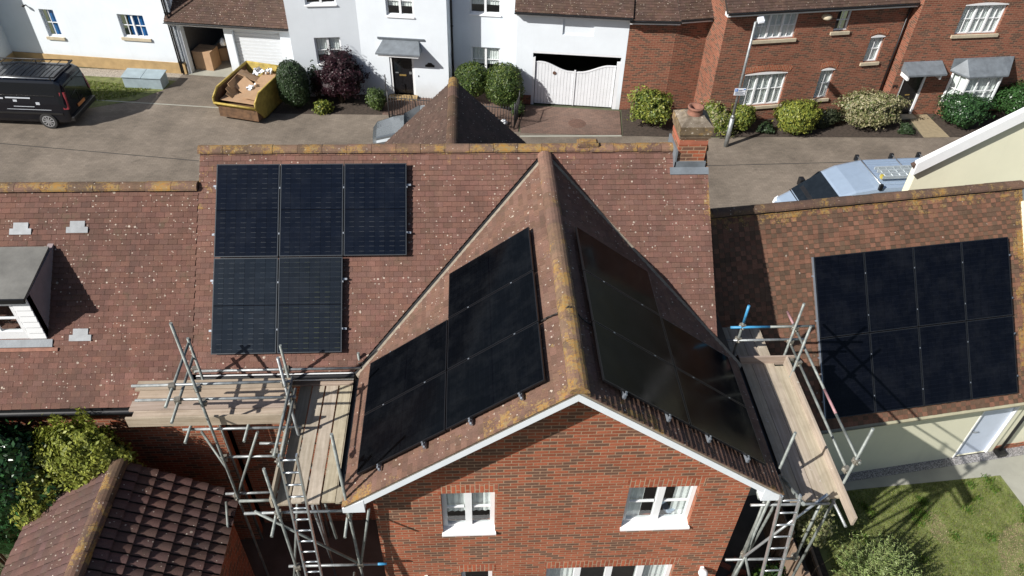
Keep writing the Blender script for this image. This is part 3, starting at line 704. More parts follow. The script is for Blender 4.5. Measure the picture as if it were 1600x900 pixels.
# walls
GW = Fr(XW, -5.57, 0); XL2, XR2 = 3.0 - XW, 9.1 - XW
wn_ = [(4.08 - XW, 3.93, 4.95 - XW, 5.09), (7.1 - XW, 3.93, 8.26 - XW, 5.11)]
ln_ = [(4.35 - XW, 1.35, 4.92 - XW, 2.58), (5.9 - XW, .05, 8.26 - XW, 2.6)]
m = M(); wall(m, GW, XL2, XR2, 0, 8, wn_ + ln_)
cl = []
for s in (-1, 1): cl.append(((XW, 0, ZW - .16), (s * sin(B), 0, cos(B))))
m.clip(cl); m.build('wall', MT['brick'], house)
m = M()
m.box(3.0, 3.25, -5.32, -2.6, 0, 5.28); m.box(8.85, 9.1, -5.32, -.3, 0, 5.28)
m.box(-.15, 3.0, -2.88, -2.63, 0, 5.3); m.box(-.15, 9.0, 2.63, 2.88, 0, 5.3)
for x in (-.15, 8.75): m.prism([(x, -2.6, 0), (x, 2.6, 0), (x, 2.6, 5.6), (x, 0, 7.85), (x, -2.6, 5.6)], (.25, 0, 0))
m.build('wall', MT['brick'], house)
# soldier courses over the windows
for (a_, b_, z_) in ((4.03, 5.0, 5.095), (7.05, 8.31, 5.115), (4.3, 4.97, 2.585), (5.85, 8.31, 2.605)):
    m = M(); m.box(a_, b_, -5.575, -5.555, z_, z_ + .215); m.build('window_head', MT['soldier'], house)
window(house, GW, *wn_[0], sashes=2, bars=(0, 1), sill='upvc', fw=.075, d=.10, curtain='half')
window(house, GW, *wn_[1], sashes=2, bars=(0, 1), sill='upvc', fw=.075, d=.10, curtain='sides')
window(house, GW, *ln_[0], sashes=1, bars=(0, 0), sill='upvc', fw=.07)
window(house, GW, *ln_[1], sashes=4, bars=(0, 0), sill=None, fw=.08, curtain='sides')
# plant pot and blind behind the right bedroom window
pt = thing('potted_plant', 'small pot plant standing inside the upper right gable window', 'plant', (7.95, -5.3, 4.0))
q = M(); q.lathe((7.95, -5.3, 4.0), [(.03, 0), (.09, .0), (.13, .15), (.12, .15), (.0, .14)], 14); q.build('pot', MT['van_silver'], pt)
q = M(); r5 = random.Random(2)
for _ in range(60):
    a_ = r5.uniform(0, 6.28); l_ = r5.uniform(.15, .33); c0 = Vector((7.95, -5.3, 4.14)); e_ = c0 + Vector((cos(a_) * l_ * .5, sin(a_) * l_ * .35, l_)); w_ = Vector((-sin(a_), cos(a_), 0)) * .012; q.face([c0 - w_, c0 + w_, e_], (.04, .07, .03, 0))
q.build('foliage', MT['leaf'], pt)
# gutters and lights
for a_, b_ in (((-.3, -3.20, 5.27), (2.6, -3.20, 5.27)), ((XW - 3.47, -5.5, 5.30), (XW - 3.47, -3.1, 5.30)), ((XW + 3.47, -5.5, 5.30), (XW + 3.47, -2.9, 5.30))): m = M(); gutter(m, a_, b_); m.build('gutter', MT['black'], house)
for e_ in ((-.3, 2.6, -3.15, -3.12, 5.1, 5.27), (XW - 3.41, XW - 3.38, -5.5, -3.1, 5.1, 5.3), (XW + 3.38, XW + 3.41, -5.5, -2.9, 5.1, 5.3)): m = M(); m.box(*e_); m.build('fascia', MT['upvc'], house)
for x in (3.72, 8.78):
    m = M(); m.lathe((x, -5.68, 2.42), [(.0, .12), (.05, .11), (.085, .06), (.09, .02), (.07, 0)], 14); m.box(x - .03, x + .03, -5.62, -5.571, 2.4, 2.5); m.build('wall_light', MT['upvc'], house)
# chimney
m = M(); m.box(8.5, 9.03, -.29, .29, 7.6, 8.36); ch = m.build('chimney', MT['brick'], house)
m = M(); m.box(8.475, 9.055, -.315, .315, 8.36, 8.44, (.8, .7, .6, .3)); m.box(8.455, 9.075, -.335, .335, 8.44, 8.6, (.85, .75, .6, .75))
m.hexa([(8.47, -.32, 8.6), (9.06, -.32, 8.6), (9.06, .32, 8.6), (8.47, .32, 8.6), (8.60, -.15, 8.71), (8.93, -.15, 8.71), (8.93, .15, 8.71), (8.60, .15, 8.71)], (1, 1, 1, .55)); m.build('chimney_cap', tile_mat('lichen_cap', [(.27, .23, .18), (.15, .12, .09)], white=.8, spot=.02, orange=1.05, dirt=.75, nsc=7), ch)
m = M(); m.lathe((8.77, 0, 8.66), [(.15, 0), (.135, .1), (.13, .15), (.15, .16), (.15, .19), (.115, .195), (.105, .06), (.0, .03)], 20); m.build('chimney_pot', MT['terracotta'], ch)
m = M(); m.box(8.47, 9.06, -.33, -.295, 7.70, 7.87); m.build('flashing', MT['lead'], ch)
m = M(); m.box(8.462, 8.495, -.33, .33, 7.72, 8.1); m.build('flashing', MT['lead'], ch)
d_ = Dm; n_ = Vector((0, -sin(A), cos(A))); m = M(); m.obox(Vector((8.76, 0, 8)) + d_ * .48 + n_ * .024, Vector((.37, 0, 0)), d_ * .07, n_ * .006); m.build('flashing', MT['lead'], ch)
m = M(); m.box(8.496, 9.034, -.294, .294, 8.22, 8.3); m.build('band', plain('bright_brick', (.36, .12, .07), .85, var=.15), ch)
# rear wing towards the street
RY, RZ, RX, rp = 4.78, 7.0, 4.23, R_(44.3)
for s in (-1, 1):
    m = M(); tiles(m, (RX, 0, RZ), (0, 1, 0), (s * cos(rp), 0, -sin(rp)), 1.0, RY, 2.9, tintf=lambda u, s_, r, k, i: (r.uniform(.8, 1.15),) * 3 + (max(0, 1 - s_ / .3) * .5 * (1 if u > 4 else .3),), seed=31 + s, s0=.02)
    m.build('roof', MT['tile_far'], house)
m = M(); 
for s in (-1, 1): slab_roof(m, (RX, .5, RZ), (RX, RY - .01, RZ), (RX + s * 2.88 * cos(rp), RY - .01, RZ - 2.88 * sin(rp)), (RX + s * 2.88 * cos(rp), .5, RZ - 2.88 * sin(rp)))
m.build('roof_deck', MT['dark'], house)
m = M(); ridge_run(m, (RX, 1.0, RZ + .02), (RX, RY + .01, RZ + .02), r=.125, amt=lambda t: 1.0 if t > .85 else .2, tint=.75, seed=5); m.build('ridge_tiles', MT['ridge'], house)
m = M(); m.prism([(RX - 1.85, RY - .15, 0), (RX - 1.85, RY - .15, 5.0), (RX, RY - .15, 6.85), (RX + 1.85, RY - .15, 5.0), (RX + 1.85, RY - .15, 0)], (0, -.25, 0)); m.box(RX - 1.85, RX - 1.6, 2.9, RY - .4, 0, 5); m.box(RX + 1.6, RX + 1.85, 2.9, RY - .4, 0, 5); m.build('wall', MT['brick_far'], house)

# ------------------------------------------------------------------ lower house on the left
low = thing('terraced_cottage', 'lower brown tiled house on the left with a lead roofed dormer', 'house', (-4, -1, 0))
RYl = -.52; RZl = 8 + RYl * ta
def tf_left(u, s, r, k, i):
    t = r.choice([.84, .93, 1, 1.06, 1.13]); e = max(0, 1 - (s - .6) / .25) * .6; t *= 1.25 if (u > -2.0 and s > 4.15 and u < -.9) else 1
    return (t * r.uniform(.96, 1.06), t, t * r.uniform(.94, 1.03), e)
m = M(); tiles(m, (0, 0, 8), (1, 0, 0), Dm, -8.2, XL + .0, 4.68, w=.165, tintf=tf_left, seed=41, s0=.70); m.build('roof', MT['tile_left'], low)
m = M(); yl = 4.66; slab_roof(m, (-8.2, -.53, 8 - .53 * ta), (XL - .01, -.53, 8 - .53 * ta), (XL - .01, -yl * cos(A), 8 - yl * sin(A)), (-8.2, -yl * cos(A), 8 - yl * sin(A)))
slab_roof(m, (-8.2, -.53, RZl), (XL - .01, -.53, RZl), (XL - .01, 2.6, RZl - 3.13 * ta), (-8.2, 2.6, RZl - 3.13 * ta)); m.build('roof_deck', MT['dark'], low)
m = M(); tiles(m, (0, -.53, RZl), (1, 0, 0), (0, cos(A), -sin(A)), -8.2, XL, 4.1, w=.33, g=.2, tintf=tf_main, seed=42, s0=.02); m.build('roof', MT['tile_left'], low)
m = M(); ridge_run(m, (-8.2, -.53, RZl + .02), (XL - .01, -.53, RZl + .02), r=.125, amt=.92, tint=1.0, seed=43); m.build('ridge_tiles', MT['ridge'], low)
m = M(); m.box(-8.2, -.16, -3.28, -3.03, 0, 4.95); m.box(-8.2, -.16, 2.1, 2.35, 0, 5.1); m.prism([(-8.2, -3.0, 0), (-8.2, 2.1, 0), (-8.2, 2.1, 5.2), (-8.2, -.53, 7.4), (-8.2, -3.0, 5.2)], (.25, 0, 0)); m.build('wall', MT['brick'], low)
m = M(); gutter(m, (-8.2, -3.63, 4.93), (-.4, -3.63, 4.93)); m.build('gutter', MT['black'], low)
m = M(); m.box(-8.2, -.4, -3.57, -3.54, 4.76, 4.93); m.build('fascia', MT['black'], low)
for u, s in ((-3.46, 1.46), (-2.47, 1.44), (-2.31, 3.39)):
    m = M()
    for q, (w_, ds) in enumerate(((.13, -.05), (.19, .06))):
        m.obox(Vector((u, 0, 8)) + Dm * (s + ds) + n_ * (.022 + .004 * q), Vector((w_, 0, 0)), Dm * .055, n_ * .005)
    m.build('lead_slate', MT['slate_vent'], low)
# dormer
DF = Fr(-2.87, -2.63, 0)
m = M(); wall(m, DF, -3.2, 0, 5.72, 6.72, [(-2.05, 5.9, -.29, 6.62)], th=.12); dm = m.build('dormer', MT['upvc'], low)
m = M()
for k_ in range(7):
    z_ = 5.8 + k_ * .135
    for a_, b_ in ((-.28, .0),): m.hexa([DF.p(a_, -.03, z_), DF.p(b_, -.03, z_), DF.p(b_, -.002, z_), DF.p(a_, -.002, z_), DF.p(a_, -.012, z_ + .13), DF.p(b_, -.012, z_ + .13), DF.p(b_, -.002, z_ + .13), DF.p(a_, -.002, z_ + .13)])
m.build('cladding', MT['upvc'], dm)
m = M(); m.hexa([DF.p(-.1, 0, 5.6), DF.p(0, 0, 5.6), DF.p(0, 1.6, 6.9), DF.p(-.1, 1.6, 6.9), DF.p(-.1, 0, 6.72), DF.p(0, 0, 6.72), DF.p(0, 1.6, 6.92), DF.p(-.1, 1.6, 6.92)]); m.build('cheek', plain('cheek_felt', (.30, .24, .24), .8), dm)
window(low, DF, -2.03, 5.9, -.3, 6.62, sashes=2, bars=(1, 1), d=.0, sill=None, fw=.05)
m = M(); z0_, z1_ = 6.73, 6.90
m.hexa([(-7, -2.70, z0_), (-2.86, -2.70, z0_), (-2.88, -1.48, z1_ + .0), (-7, -1.48, z1_), (-7, -2.70, z0_ + .05), (-2.86, -2.70, z0_ + .05), (-2.88, -1.48, z1_ + .03), (-7, -1.48, z1_ + .03)]); m.build('dormer_roof', MT['lead_dark'], dm)
m = M(); m.box(-7, -2.85, -2.735, -2.705, z0_ - .03, z0_ + .06); m.build('dormer_fascia', MT['black'], dm)
m = M(); m.obox(Vector((-4.2, -2.70, 5.725)), Vector((1.42, 0, 0)), Dm * .07, n_ * .010); m.build('apron_flashing', MT['lead'], dm)
m = M(); m.obox(Vector((-4.1, -2.79, 5.655)), Vector((1.42, 0, 0)), Dm * .03, n_ * .014); m.build('apron_mortar', MT['terracotta'], dm)

# ------------------------------------------------------------------ cream garage on the right
gar = thing('garage', 'cream rendered garage with chequered tiled roof carrying eight solar panels', 'garage', (13, -1, 0))
AG = 0.8824; gy = R_(7.6462); gU = Vector((cos(gy), sin(gy), 0)); gI = Vector((-sin(gy), cos(gy), 0))
gD = Vector((0, 0, -sin(AG))) - gI * cos(AG); gO = Vector((10.7093, .2832, 6.3402)); gN = Vector((0, 0, cos(AG))) - gI * sin(AG)
def tf_gar(u, s, r, k, i):
    par = (i + k + (1 if r.random() < .12 else 0)) % 2; t = (1.15 if par else .86) * r.uniform(.8, 1.2); e = max(0, 1 - s / .6) * .95; e = max(e, max(0, 1 - abs(u - 6.1) / .5) * .9); 
    return (t * (1.08 if par else .9), t * (.95 if par else .98), t * (.9 if par else .95), e + .12)
m = M(); tiles(m, gO, gU, gD, -1.75, 6.12, 4.85, w=.118, g=.1, tintf=tf_gar, seed=51, s0=.02, lip=.018, stag=0)
m.clip([((9.14, 0, 0), (-1, 0, 0))]).build('roof', MT['tile_garage'], gar)
m = M(); e_ = 4.82
slab_roof(m, gO - gU * 1.7, gO + gU * 6.1, gO + gU * 6.1 + gD * e_, gO - gU * 1.7 + gD * e_)
gDb = Vector((0, 0, -sin(AG))) + gI * cos(AG); slab_roof(m, gO - gU * 1.4, gO + gU * 6.1, gO + gU * 6.1 + gDb * e_, gO - gU * 1.4 + gDb * e_)
m.clip([((9.13, 0, 0), (-1, 0, 0))]).build('roof_deck', MT['dark'], gar)
m = M(); tiles(m, gO, gU, gDb, -1.4, 6.12, 4.85, w=.3, g=.2, tintf=tf_gar, seed=52, s0=.02); m.clip([((9.14, 0, 0), (-1, 0, 0))]).build('roof', MT['tile_garage'], gar)
m = M(); ridge_run(m, gO - gU * 1.6 + Vector((0, 0, .02)), gO + gU * 6.14 + Vector((0, 0, .02)), r=.13, amt=.72, tint=.8, seed=53); m.clip([((9.13, 0, 0), (-1, 0, 0))]).build('ridge_tiles', MT['ridge'], gar)
m = M(); m.obox(gO + gU * 6.16 + gD * 2.4 - gN * .03, gU * .03, gD * 2.42, gN * .05); m.build('verge_board', MT['lead'], gar)
# front wall in its own frame; 3.06 m inwards of the ridge line at eave
GF = Fr((gO - gI * 2.85).x, (gO - gI * 2.85).y, 7.6462)
u_d0, u_d1 = 5.87, 6.8
p_ = Vector((16.29, -1.74, 0)) - GF.o; u_d0 = p_.dot(GF.t); p_ = Vector((17.17, -1.62, 0)) - GF.o; u_d1 = p_.dot(GF.t)
m = M(); wall(m, GF, -1.3, u_d1 + .17, 0, 2.74, [(u_d0, .34, u_d1, 2.16)], th=.25)
m.fbox(GF, u_d1 - .08, u_d1 + .17, .25, 4.9, 0, 3.0)
W2 = GF.p(u_d1 + .17, 0, 0)
m.prism([GF.p(u_d1 - .08, .1, 3.0), GF.p(u_d1 - .08, 5.0, 3.0), GF.p(u_d1 - .08, 2.553, 6.1)], GF.t * .25)
m.build('wall', MT['cream'], gar)
m = M(); m.fbox(GF, u_d0 + .01, u_d1 - .01, .05,   .09, .35, 2.15); dr = m.build('door', plain('pale_blue_door', (.55, .62, .74), .45, var=.04), gar)
m = M(); m.fbox(GF, u_d0 + .08, u_d0 + .12, -.0, .049, 1.28, 1.32); m.fbox(GF, u_d0 + .08, u_d0 + .2, -.012, .012, 1.285, 1.31); m.build('handle', MT['alu'], dr)
m = M(); m.fbox(GF, u_d0 - .03, u_d0 + .008, -.01, .06, .34, 2.18); m.fbox(GF, u_d1 - .008, u_d1 + .03, -.01, .06, .34, 2.18); m.build('door_frame', MT['upvc'], gar)
m = M(); m.fbox(GF, -1.3, u_d1 + .17, -.20, -.004, 2.50, 2.56); m.build('fascia', MT['cream'], gar)
m = M(); gutter(m, GF.p(-1.3, -.27, 2.60), GF.p(u_d1 + .2, -.27, 2.60)); m.build('gutter', plain('cream_gutter', (.40, .38, .27), .5), gar)
m = M(); x_ = u_d1 + .3; m.tube(GF.p(x_, -.06, .4), GF.p(x_, -.06, 2.4), .035, 8); m.fbox(GF, x_ - .1, x_ + .1, -.2, .0, .33, .46); m.build('downpipe', MT['black'], gar)
ext = thing('garden_wall', 'cream rendered wall with red brick footing beyond the garage door', 'wall', tuple(GF.p(u_d1 + 2, .1, 0)))
m = M(); m.fbox(GF, u_d1 + .172, u_d1 + 8, .04, .3, .5, 2.6); m.build('wall', MT['cream'], ext); m = M(); m.fbox(GF, u_d1 + .172, u_d1 + 8, .02, .32, 0, .5); m.build('footing', MT['brick'], ext)

# ------------------------------------------------------------------ cream gabled house behind the garage
cg = thing('cream_house', 'cream gable end with white verge behind the silver blue van', 'house', (19, 6, 0))
x0_, y0_, zE_, k_ = 15.62, 3.0, 5.42, .69
m = M(); m.prism([(x0_, y0_, 0), (x0_, y0_, zE_ + .1), (x0_ + 4, y0_, zE_ + .1 + 4 * k_), (x0_ + 8, y0_, zE_ + .1), (x0_ + 8, y0_, 0)], (0, .25, 0)); m.build('wall', MT['cream'], cg)
m = M()
for (xa, za, xb, zb) in ((x0_ - .17, zE_ - .02, x0_ + 4, zE_ + .15 + 4 * k_), (x0_ + 8.17, zE_ - .02, x0_ + 4, zE_ + .15 + 4 * k_)):
    q = [(xa, 2.85, za + .02), (xb, 2.85, zb + .02), (xb, 2.85, zb + .36), (xa, 2.85, za + .36)]
    if xa > xb: q = q[::-1]
    m.prism(q, (0, .14, 0))
m.build('verge_board', MT['upvc'], cg)
m = M(); slab_roof(m, (x0_ + 4, 2.9, zE_ + .47 + 4 * k_), (x0_ + 4, 3.02, zE_ + .47 + 4 * k_), (x0_ - .25, 3.02, zE_ + .25), (x0_ - .25, 2.9, zE_ + .25)); slab_roof(m, (x0_ + 4, 2.9, zE_ + .47 + 4 * k_), (x0_ + 4, 3.02, zE_ + .47 + 4 * k_), (x0_ + 8.25, 3.02, zE_ + .25), (x0_ + 8.25, 2.9, zE_ + .25)); m.build('roof', MT['tile_far'], cg)

# ------------------------------------------------------------------ tiled outbuilding bottom left
ob = thing('outbuilding', 'small brick outbuilding with roll tiled gable roof in the bottom left corner', 'outbuilding', (-1.65, -8, 0))
OX, OZ, OY, op = -1.66, 4.12, -4.06, R_(31)
for s in (-1, 1):
    m = M()
    tf = (lambda u, s_, r, k, i: (lambda t: (t * r.uniform(.98, 1.1), t, t * r.uniform(.95, 1.08), max(0, 1 - s_ / .3) * .55 + .05))(r.uniform(.85, 1.15)))
    if s > 0: tiles(m, (OX, OY, OZ), (0, -1, 0), (cos(op), 0, -sin(op)), 0, 5.5, 2.16, w=.185, g=.3, lip=.045, tintf=tf, seed=61, s0=.02, nseg=6, cam=.016, gap=.03, jit=.004, stag=0)
    else: tiles(m, (OX, OY, OZ), (0, -1, 0), (-cos(op), 0, -sin(op)), 0, 5.5, 2.16, w=.17, g=.17, lip=.016, tintf=tf, seed=62, s0=.02, nseg=4, cam=.010, gap=.006, jit=.003, stag=0)
    m.build('roof', MT['tile_out'], ob)
m = M()
for s in (-1, 1): slab_roof(m, (OX, OY, OZ), (OX, OY - 5.5, OZ), (OX + s * 2.1 * cos(op), OY - 5.5, OZ - 2.1 * sin(op)), (OX + s * 2.1 * cos(op), OY, OZ - 2.1 * sin(op)))
m.build('roof_deck', MT['dark'], ob)
m = M(); ridge_run(m, (OX, OY + .02, OZ + .05), (OX, OY - 5.5, OZ + .05), r=.15, amt=.78, tint=.8, seed=63, seg=.45); m.build('ridge_tiles', MT['ridge'], ob)
m = M(); m.prism([(OX - 1.55, OY - .1, 0), (OX - 1.55, OY - .1, 2.95), (OX, OY - .1, 4.0), (OX + 1.55, OY - .1, 2.95), (OX + 1.55, OY - .1, 0)], (0, -.22, 0)); m.box(OX - 1.55, OX - 1.33, OY - 5.4, OY - .32, 0, 2.95); m.box(OX + 1.33, OX + 1.55, OY - 5.4, OY - .32, 0, 2.95); m.build('wall', MT['brick'], ob)
for e_ in (-1.8, 1.8): m = M(); gutter(m, (OX + e_, OY - .02, 3.02), (OX + e_, OY - 5.5, 3.02)); m.build('gutter', MT['black'], ob)

# ------------------------------------------------------------------ solar panels: every panel its own thing
def make_panel(name, mat, W=1.134, H=1.722, edge='frame'):
    """local frame: x across, y up the slope, z out of the roof; origin at the top left corner"""
    t = thing(name, None, 'solar panel')
    m = M(); f = .016
    m.box(0, W, -f, 0, 0, .035); m.box(0, W, -H, -H + f, 0, .035); m.box(0, f, -H + f, -f, 0, .035); m.box(W - f, W, -H + f, -f, 0, .035); m.build('frame', MT[edge], t, world=False)
    g_ = M(); g_.box(f, W - f, -H + f, -f, .004, .0325); g_.build('glass', mat, t, world=False)
    return t
def place_panel(proto, P, X, Y, lab, group, clamps=()):
    """put a copy with its top left corner at P, x axis X, y axis Y (up slope)"""
    t = copy_tree(proto); Z = X.cross(Y).normalized(); mt_ = Matrix((X.normalized(), Y.normalized(), Z)).transposed().to_4x4(); mt_.translation = P
    t.rotation_mode = 'QUATERNION'; t.rotation_quaternion = mt_.to_quaternion(); t.location = P
    t['label'] = lab; t['group'] = group; WM[t.name] = mt_
    for (cx, cy) in clamps:
        m = M(); m.box(cx - .009, cx + .009, cy - .015, cy + .015, .02, .037); m.tube((cx, cy, .035), (cx, cy, .041), .005, 6); m.build('clamp', MT['rail'], t, world=False)
    return t
pa = make_panel('solar_panel', MT['panel_a'], edge='frame_pale'); pd_ = make_panel('solar_panel', MT['panel_d'], edge='frame_pale'); py_ = make_panel('solar_panel', MT['panel_y'], edge='frame_pale'); pb = make_panel('solar_panel', MT['panel_b']); pc = make_panel('solar_panel', MT['panel_c'], edge='frame_mid')
PW, PH, HB = 1.154, 1.742, .085
nM = Vector((0, -sin(A), cos(A))); grp = 'solar panels on the main roof slope'
names5 = [(0, 0, 'black solar panel at the top left corner of the main roof array'), (1, 0, 'black solar panel in the middle of the top row on the main roof'), (2, 0, 'black solar panel at the right end of the top row on the main roof'), (0, 1, 'black solar panel, lower left of the main roof array, crossed by a pole shadow'), (1, 1, 'black solar panel at the lower right of the main roof array with yellowish cell lines')]
s0_ = .3262
for i, j_, lab in names5:
    P = Vector((i * PW, 0, 8)) + Dm * (s0_ + j_ * PH) + nM * HB
    cl_ = [(PW - .01, -.45), (PW - .01, -1.3)] + ([(-.01, -.45), (-.01, -1.3)] if i == 0 else [])
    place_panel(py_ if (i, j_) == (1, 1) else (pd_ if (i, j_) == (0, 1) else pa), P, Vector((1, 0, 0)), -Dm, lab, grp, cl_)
m = M()
for j_, n__ in ((0, 3), (1, 2)):
    for q in (.4, 1.3):
        c0 = Vector((0, 0, 8)) + Dm * (s0_ + j_ * PH + q) + nM * (HB - .022); m.obox(c0 + Vector((n__ * PW / 2, 0, 0)), Vector((n__ * PW / 2 + .06, 0, 0)), Dm * .018, nM * .02)
rr = thing('mounting_rails', 'metal mounting rails beneath the main roof solar panels', 'mounting rail', (1.7, -1.5, 6.8)); m.build('rail', MT['rail'], rr)
# wing arrays
for s, y0w, t0w, nm_ in ((-1, -2.1185, .4487, 'left'), (1, -2.1689, .3838, 'right')):
    dW = Vector((s * cos(B), 0, -sin(B))); nW = Vector((s * sin(B), 0, cos(B))); row = Vector((0, -1, 0))
    for i, j_ in ((0, 0), (1, 0), (2, 0), (1, 1), (2, 1)):
        where = {(0, 0): 'upper row, farthest from the gable', (1, 0): 'middle of the upper row', (2, 0): 'upper row, nearest the gable', (1, 1): 'farther of two by the eave', (2, 1): 'nearer of two by the eave'}[(i, j_)]
        side = 'sunlit left' if s < 0 else 'shaded right'
        cor = Vector((XW, y0w - i * PW, ZW)) + dW * (t0w + j_ * PH) + nW * HB
        if s < 0: X = Vector((0, -1, 0)); P = cor
        else: X = Vector((0, 1, 0)); P = cor + Vector((0, -1.134, 0))
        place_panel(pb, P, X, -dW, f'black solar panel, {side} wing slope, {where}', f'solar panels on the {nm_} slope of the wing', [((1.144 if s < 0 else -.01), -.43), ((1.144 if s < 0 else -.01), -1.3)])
    m = M()
    for t_ in (.42, 1.3, .42 + PH, 1.3 + PH):
        a_ = 0 if t_ < PH else 1
        c0 = Vector((XW, y0w - (3 + a_) * PW / 2, ZW)) + dW * (t0w + t_) + nW * (HB - .022); m.obox(c0, Vector((0, (3 - a_) * PW / 2 + .07, 0)), dW * .018, nW * .02)
        e = Vector((XW, y0w - 3 * PW - .03, ZW)) + dW * (t0w + t_) + nW * (HB + .01); m.obox(e, Vector((0, .02, 0)), dW * .014, nW * .022)
    rr = thing('mounting_rails', f'metal mounting rails with end brackets beneath the {side} wing solar panels', 'mounting rail', tuple(Vector((XW + s * 1.8, -4, 6.6)))); m.build('rail', MT['rail'], rr)
# garage array
ords = ['leftmost', 'second from the left', 'third from the left', 'rightmost']
for i in range(4):
    for j_ in range(2):
        P = gO + gU * (1.0001 + i * PW) + gD * (1.1267 + j_ * PH) + gN * HB
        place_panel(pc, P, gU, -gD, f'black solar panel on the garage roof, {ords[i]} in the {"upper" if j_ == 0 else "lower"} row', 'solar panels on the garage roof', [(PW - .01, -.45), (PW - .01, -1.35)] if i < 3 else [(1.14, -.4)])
m = M()
for t_ in (.4, 1.35, .4 + PH, 1.35 + PH): m.obox(gO + gU * (1 + 2 * PW) + gD * (1.1267 + t_) + gN * (HB - .022), gU * (2 * PW + .05), gD * .018, gN * .02)
m.obox(gO + gU * .98 + gD * (1.1267 + PH) + gN * (HB - .0), gU * .012, gD * PH, gN * .025)
rr = thing('mounting_rails', 'metal mounting rails beneath the garage roof solar panels', 'mounting rail', (12.5, -1, 4.5)); m.build('rail', MT['rail'], rr)
for p_ in (pa, py_, pd_, pb, pc):
    for ch_ in list(p_.children): bpy.data.objects.remove(ch_)
    bpy.data.objects.remove(p_)
# cable thrown over the wing ridge
m = M(); yc = -4.42; pts = []
for q in range(-7, 8):
    t_ = q / 7 * .5; pts.append(Vector((XW + t_, yc - .16 * (t_) + .02 * sin(q * 1.3), ZW - abs(t_) * tb + .06 + .06 * max(0, 1 - abs(t_) / .2) ** .7)))
m.path(pts, .012, 6); tag(m.build('cable', MT['cable']), 'thin black cable running over the wing ridge between panels', 'cable')

# ================================================================== the street behind
def far_tint(u, s, r, k, i): t = r.uniform(.8, 1.2); return (t, t * r.uniform(.95, 1.02), t * r.uniform(.92, 1.03), .0)
def far_roof(root, F, u0, u1, ze, pitch, L, d0=-.3, seed=1, gut=True, fascia='upvc', lab='roof'):
    p_ = R_(pitch); top = F.p(0, d0 + L * cos(p_), ze + L * sin(p_)); D = -F.n * cos(p_) - Vector((0, 0, sin(p_)))
    m = M(); tiles(m, top, F.t, D, u0, u1, L, w=.17, g=.11, tintf=far_tint, seed=seed); r = m.build('roof', MT['tile_far'], root)
    m = M(); slab_roof(m, top + F.t * u0, top + F.t * u1, F.p(u1, d0 + .02, ze), F.p(u0, d0 + .02, ze)); m.build('roof_deck', MT['dark'], root)
    m = M(); m.fbox(F, u0 + .02, u1 - .02, d0 + .05, -.003, ze - .17, ze - .03); m.build('fascia', MT[fascia], root)
    if gut: m = M(); gutter(m, F.p(u0, d0 - .05, ze - .02), F.p(u1, d0 - .05, ze - .02)); m.build('gutter', MT['black'], root)
def pipe(root, F, u, d, z0, z1, r=.035, mat='black'):
    m = M(); m.tube(F.p(u, d, z0), F.p(u, d, z1), r, 8)
    for z in (z0 + .5, (z0 + z1) / 2, z1 - .5): m.fbox(F, u - r - .012, u + r + .012, d - .01, -.002 if d < 0 else d + .05, z - .02, z + .02)
    m.build('downpipe', MT[mat], root)

# A: long white house on the left
FA = Fr(-7.88, 19.43, -8.5); hA = thing('white_cottage', 'long white rendered house with buff base and blue blinds behind the black van', 'house', (-12, 21, 0))
ha = [(-2.32, 1.52, -1.19, 2.52), (-5.75, 1.32, -5.12, 2.52)]
m = M(); wall(m, FA, -10, .05, .5, 5.6, ha); m.build('wall', MT['render'], hA)
m = M(); m.fbox(FA, -10, .09, -.04, .2, 0, .5); m.build('plinth', MT['plinth'], hA)
for h in ha: 
    f = window(hA, FA, *h, sashes=2 if h[0] > -3 else 1, bars=(1, 1), sill='stone', fw=.05, sillw=.09)
    q = M(); q.face([FA.p(h[0] + (h[2] - h[0]) * .3, .2, h[1]), FA.p(h[2], .2, h[1]), FA.p(h[2], .2, h[3]), FA.p(h[0] + (h[2] - h[0]) * .3, .2, h[3])]); q.build('blind', MT['blue'], f)
m = M(); m.fbox(FA, -.0, .05, 0, 6, 0, 5.6); m.build('side_wall', MT['render'], hA)
m = M(); m.fbox(FA, -9.6, -7.75, -1.1, -.002, 0, 5.6); m.build('porch_wing', MT['render'], hA); m = M(); m.fbox(FA, -9.64, -7.71, -1.14, -.04, 0, .48); m.build('plinth', MT['plinth'], hA)
pipe(hA, FA, -.12, -.06, .05, 5.4); pipe(hA, FA, .02, -.16, .05, 5.4)
m = M(); m.lathe(FA.p(-6.25, -.16, 2.66), [(.0, .07), (.06, .05), (.07, 0), (.0, -.05)], 10); m.fbox(FA, -6.27, -6.23, -.15, 0, 2.64, 2.68); m.build('wall_light', MT['black'], hA)

# B: open fronted garages
FB = Fr(-7.74, 19.43, -8); hB = thing('garage_block', 'pair of white garages under a low tiled roof, left bay standing open', 'garage', (-5.5, 20, 0))
far_roof(hB, FB, -.3, 5.0, 2.45, 38, 5.0, seed=71)
m = M(); m.fbox(FB, .02, .16, -.02, .3, 0, 2.3); m.fbox(FB, 2.05, 2.4, -.02, .3, 0, 2.3); m.fbox(FB, 4.46, 4.9, -.02, .3, 0, 2.3); m.fbox(FB, .16, 2.05, -.01, .2, 2.18, 2.3); m.fbox(FB, 2.4, 4.46, .0, .2, 2.12, 2.3); m.build('wall', MT['render'], hB)
m = M(); m.fbox(FB, -.1, .0, .3, 5.5, 0, 2.6); m.fbox(FB, 4.9, 5.0, .3, 5.5, 0, 2.6); m.fbox(FB, -.1, 5, 5.5, 5.6, 0, 3.4); m.build('back_wall', MT['inner'], hB)
m = M(); m.fbox(FB, 2.1, 2.2, .302, 5.4, 0, 2.5); m.build('inner_wall', MT['plinth'], hB)
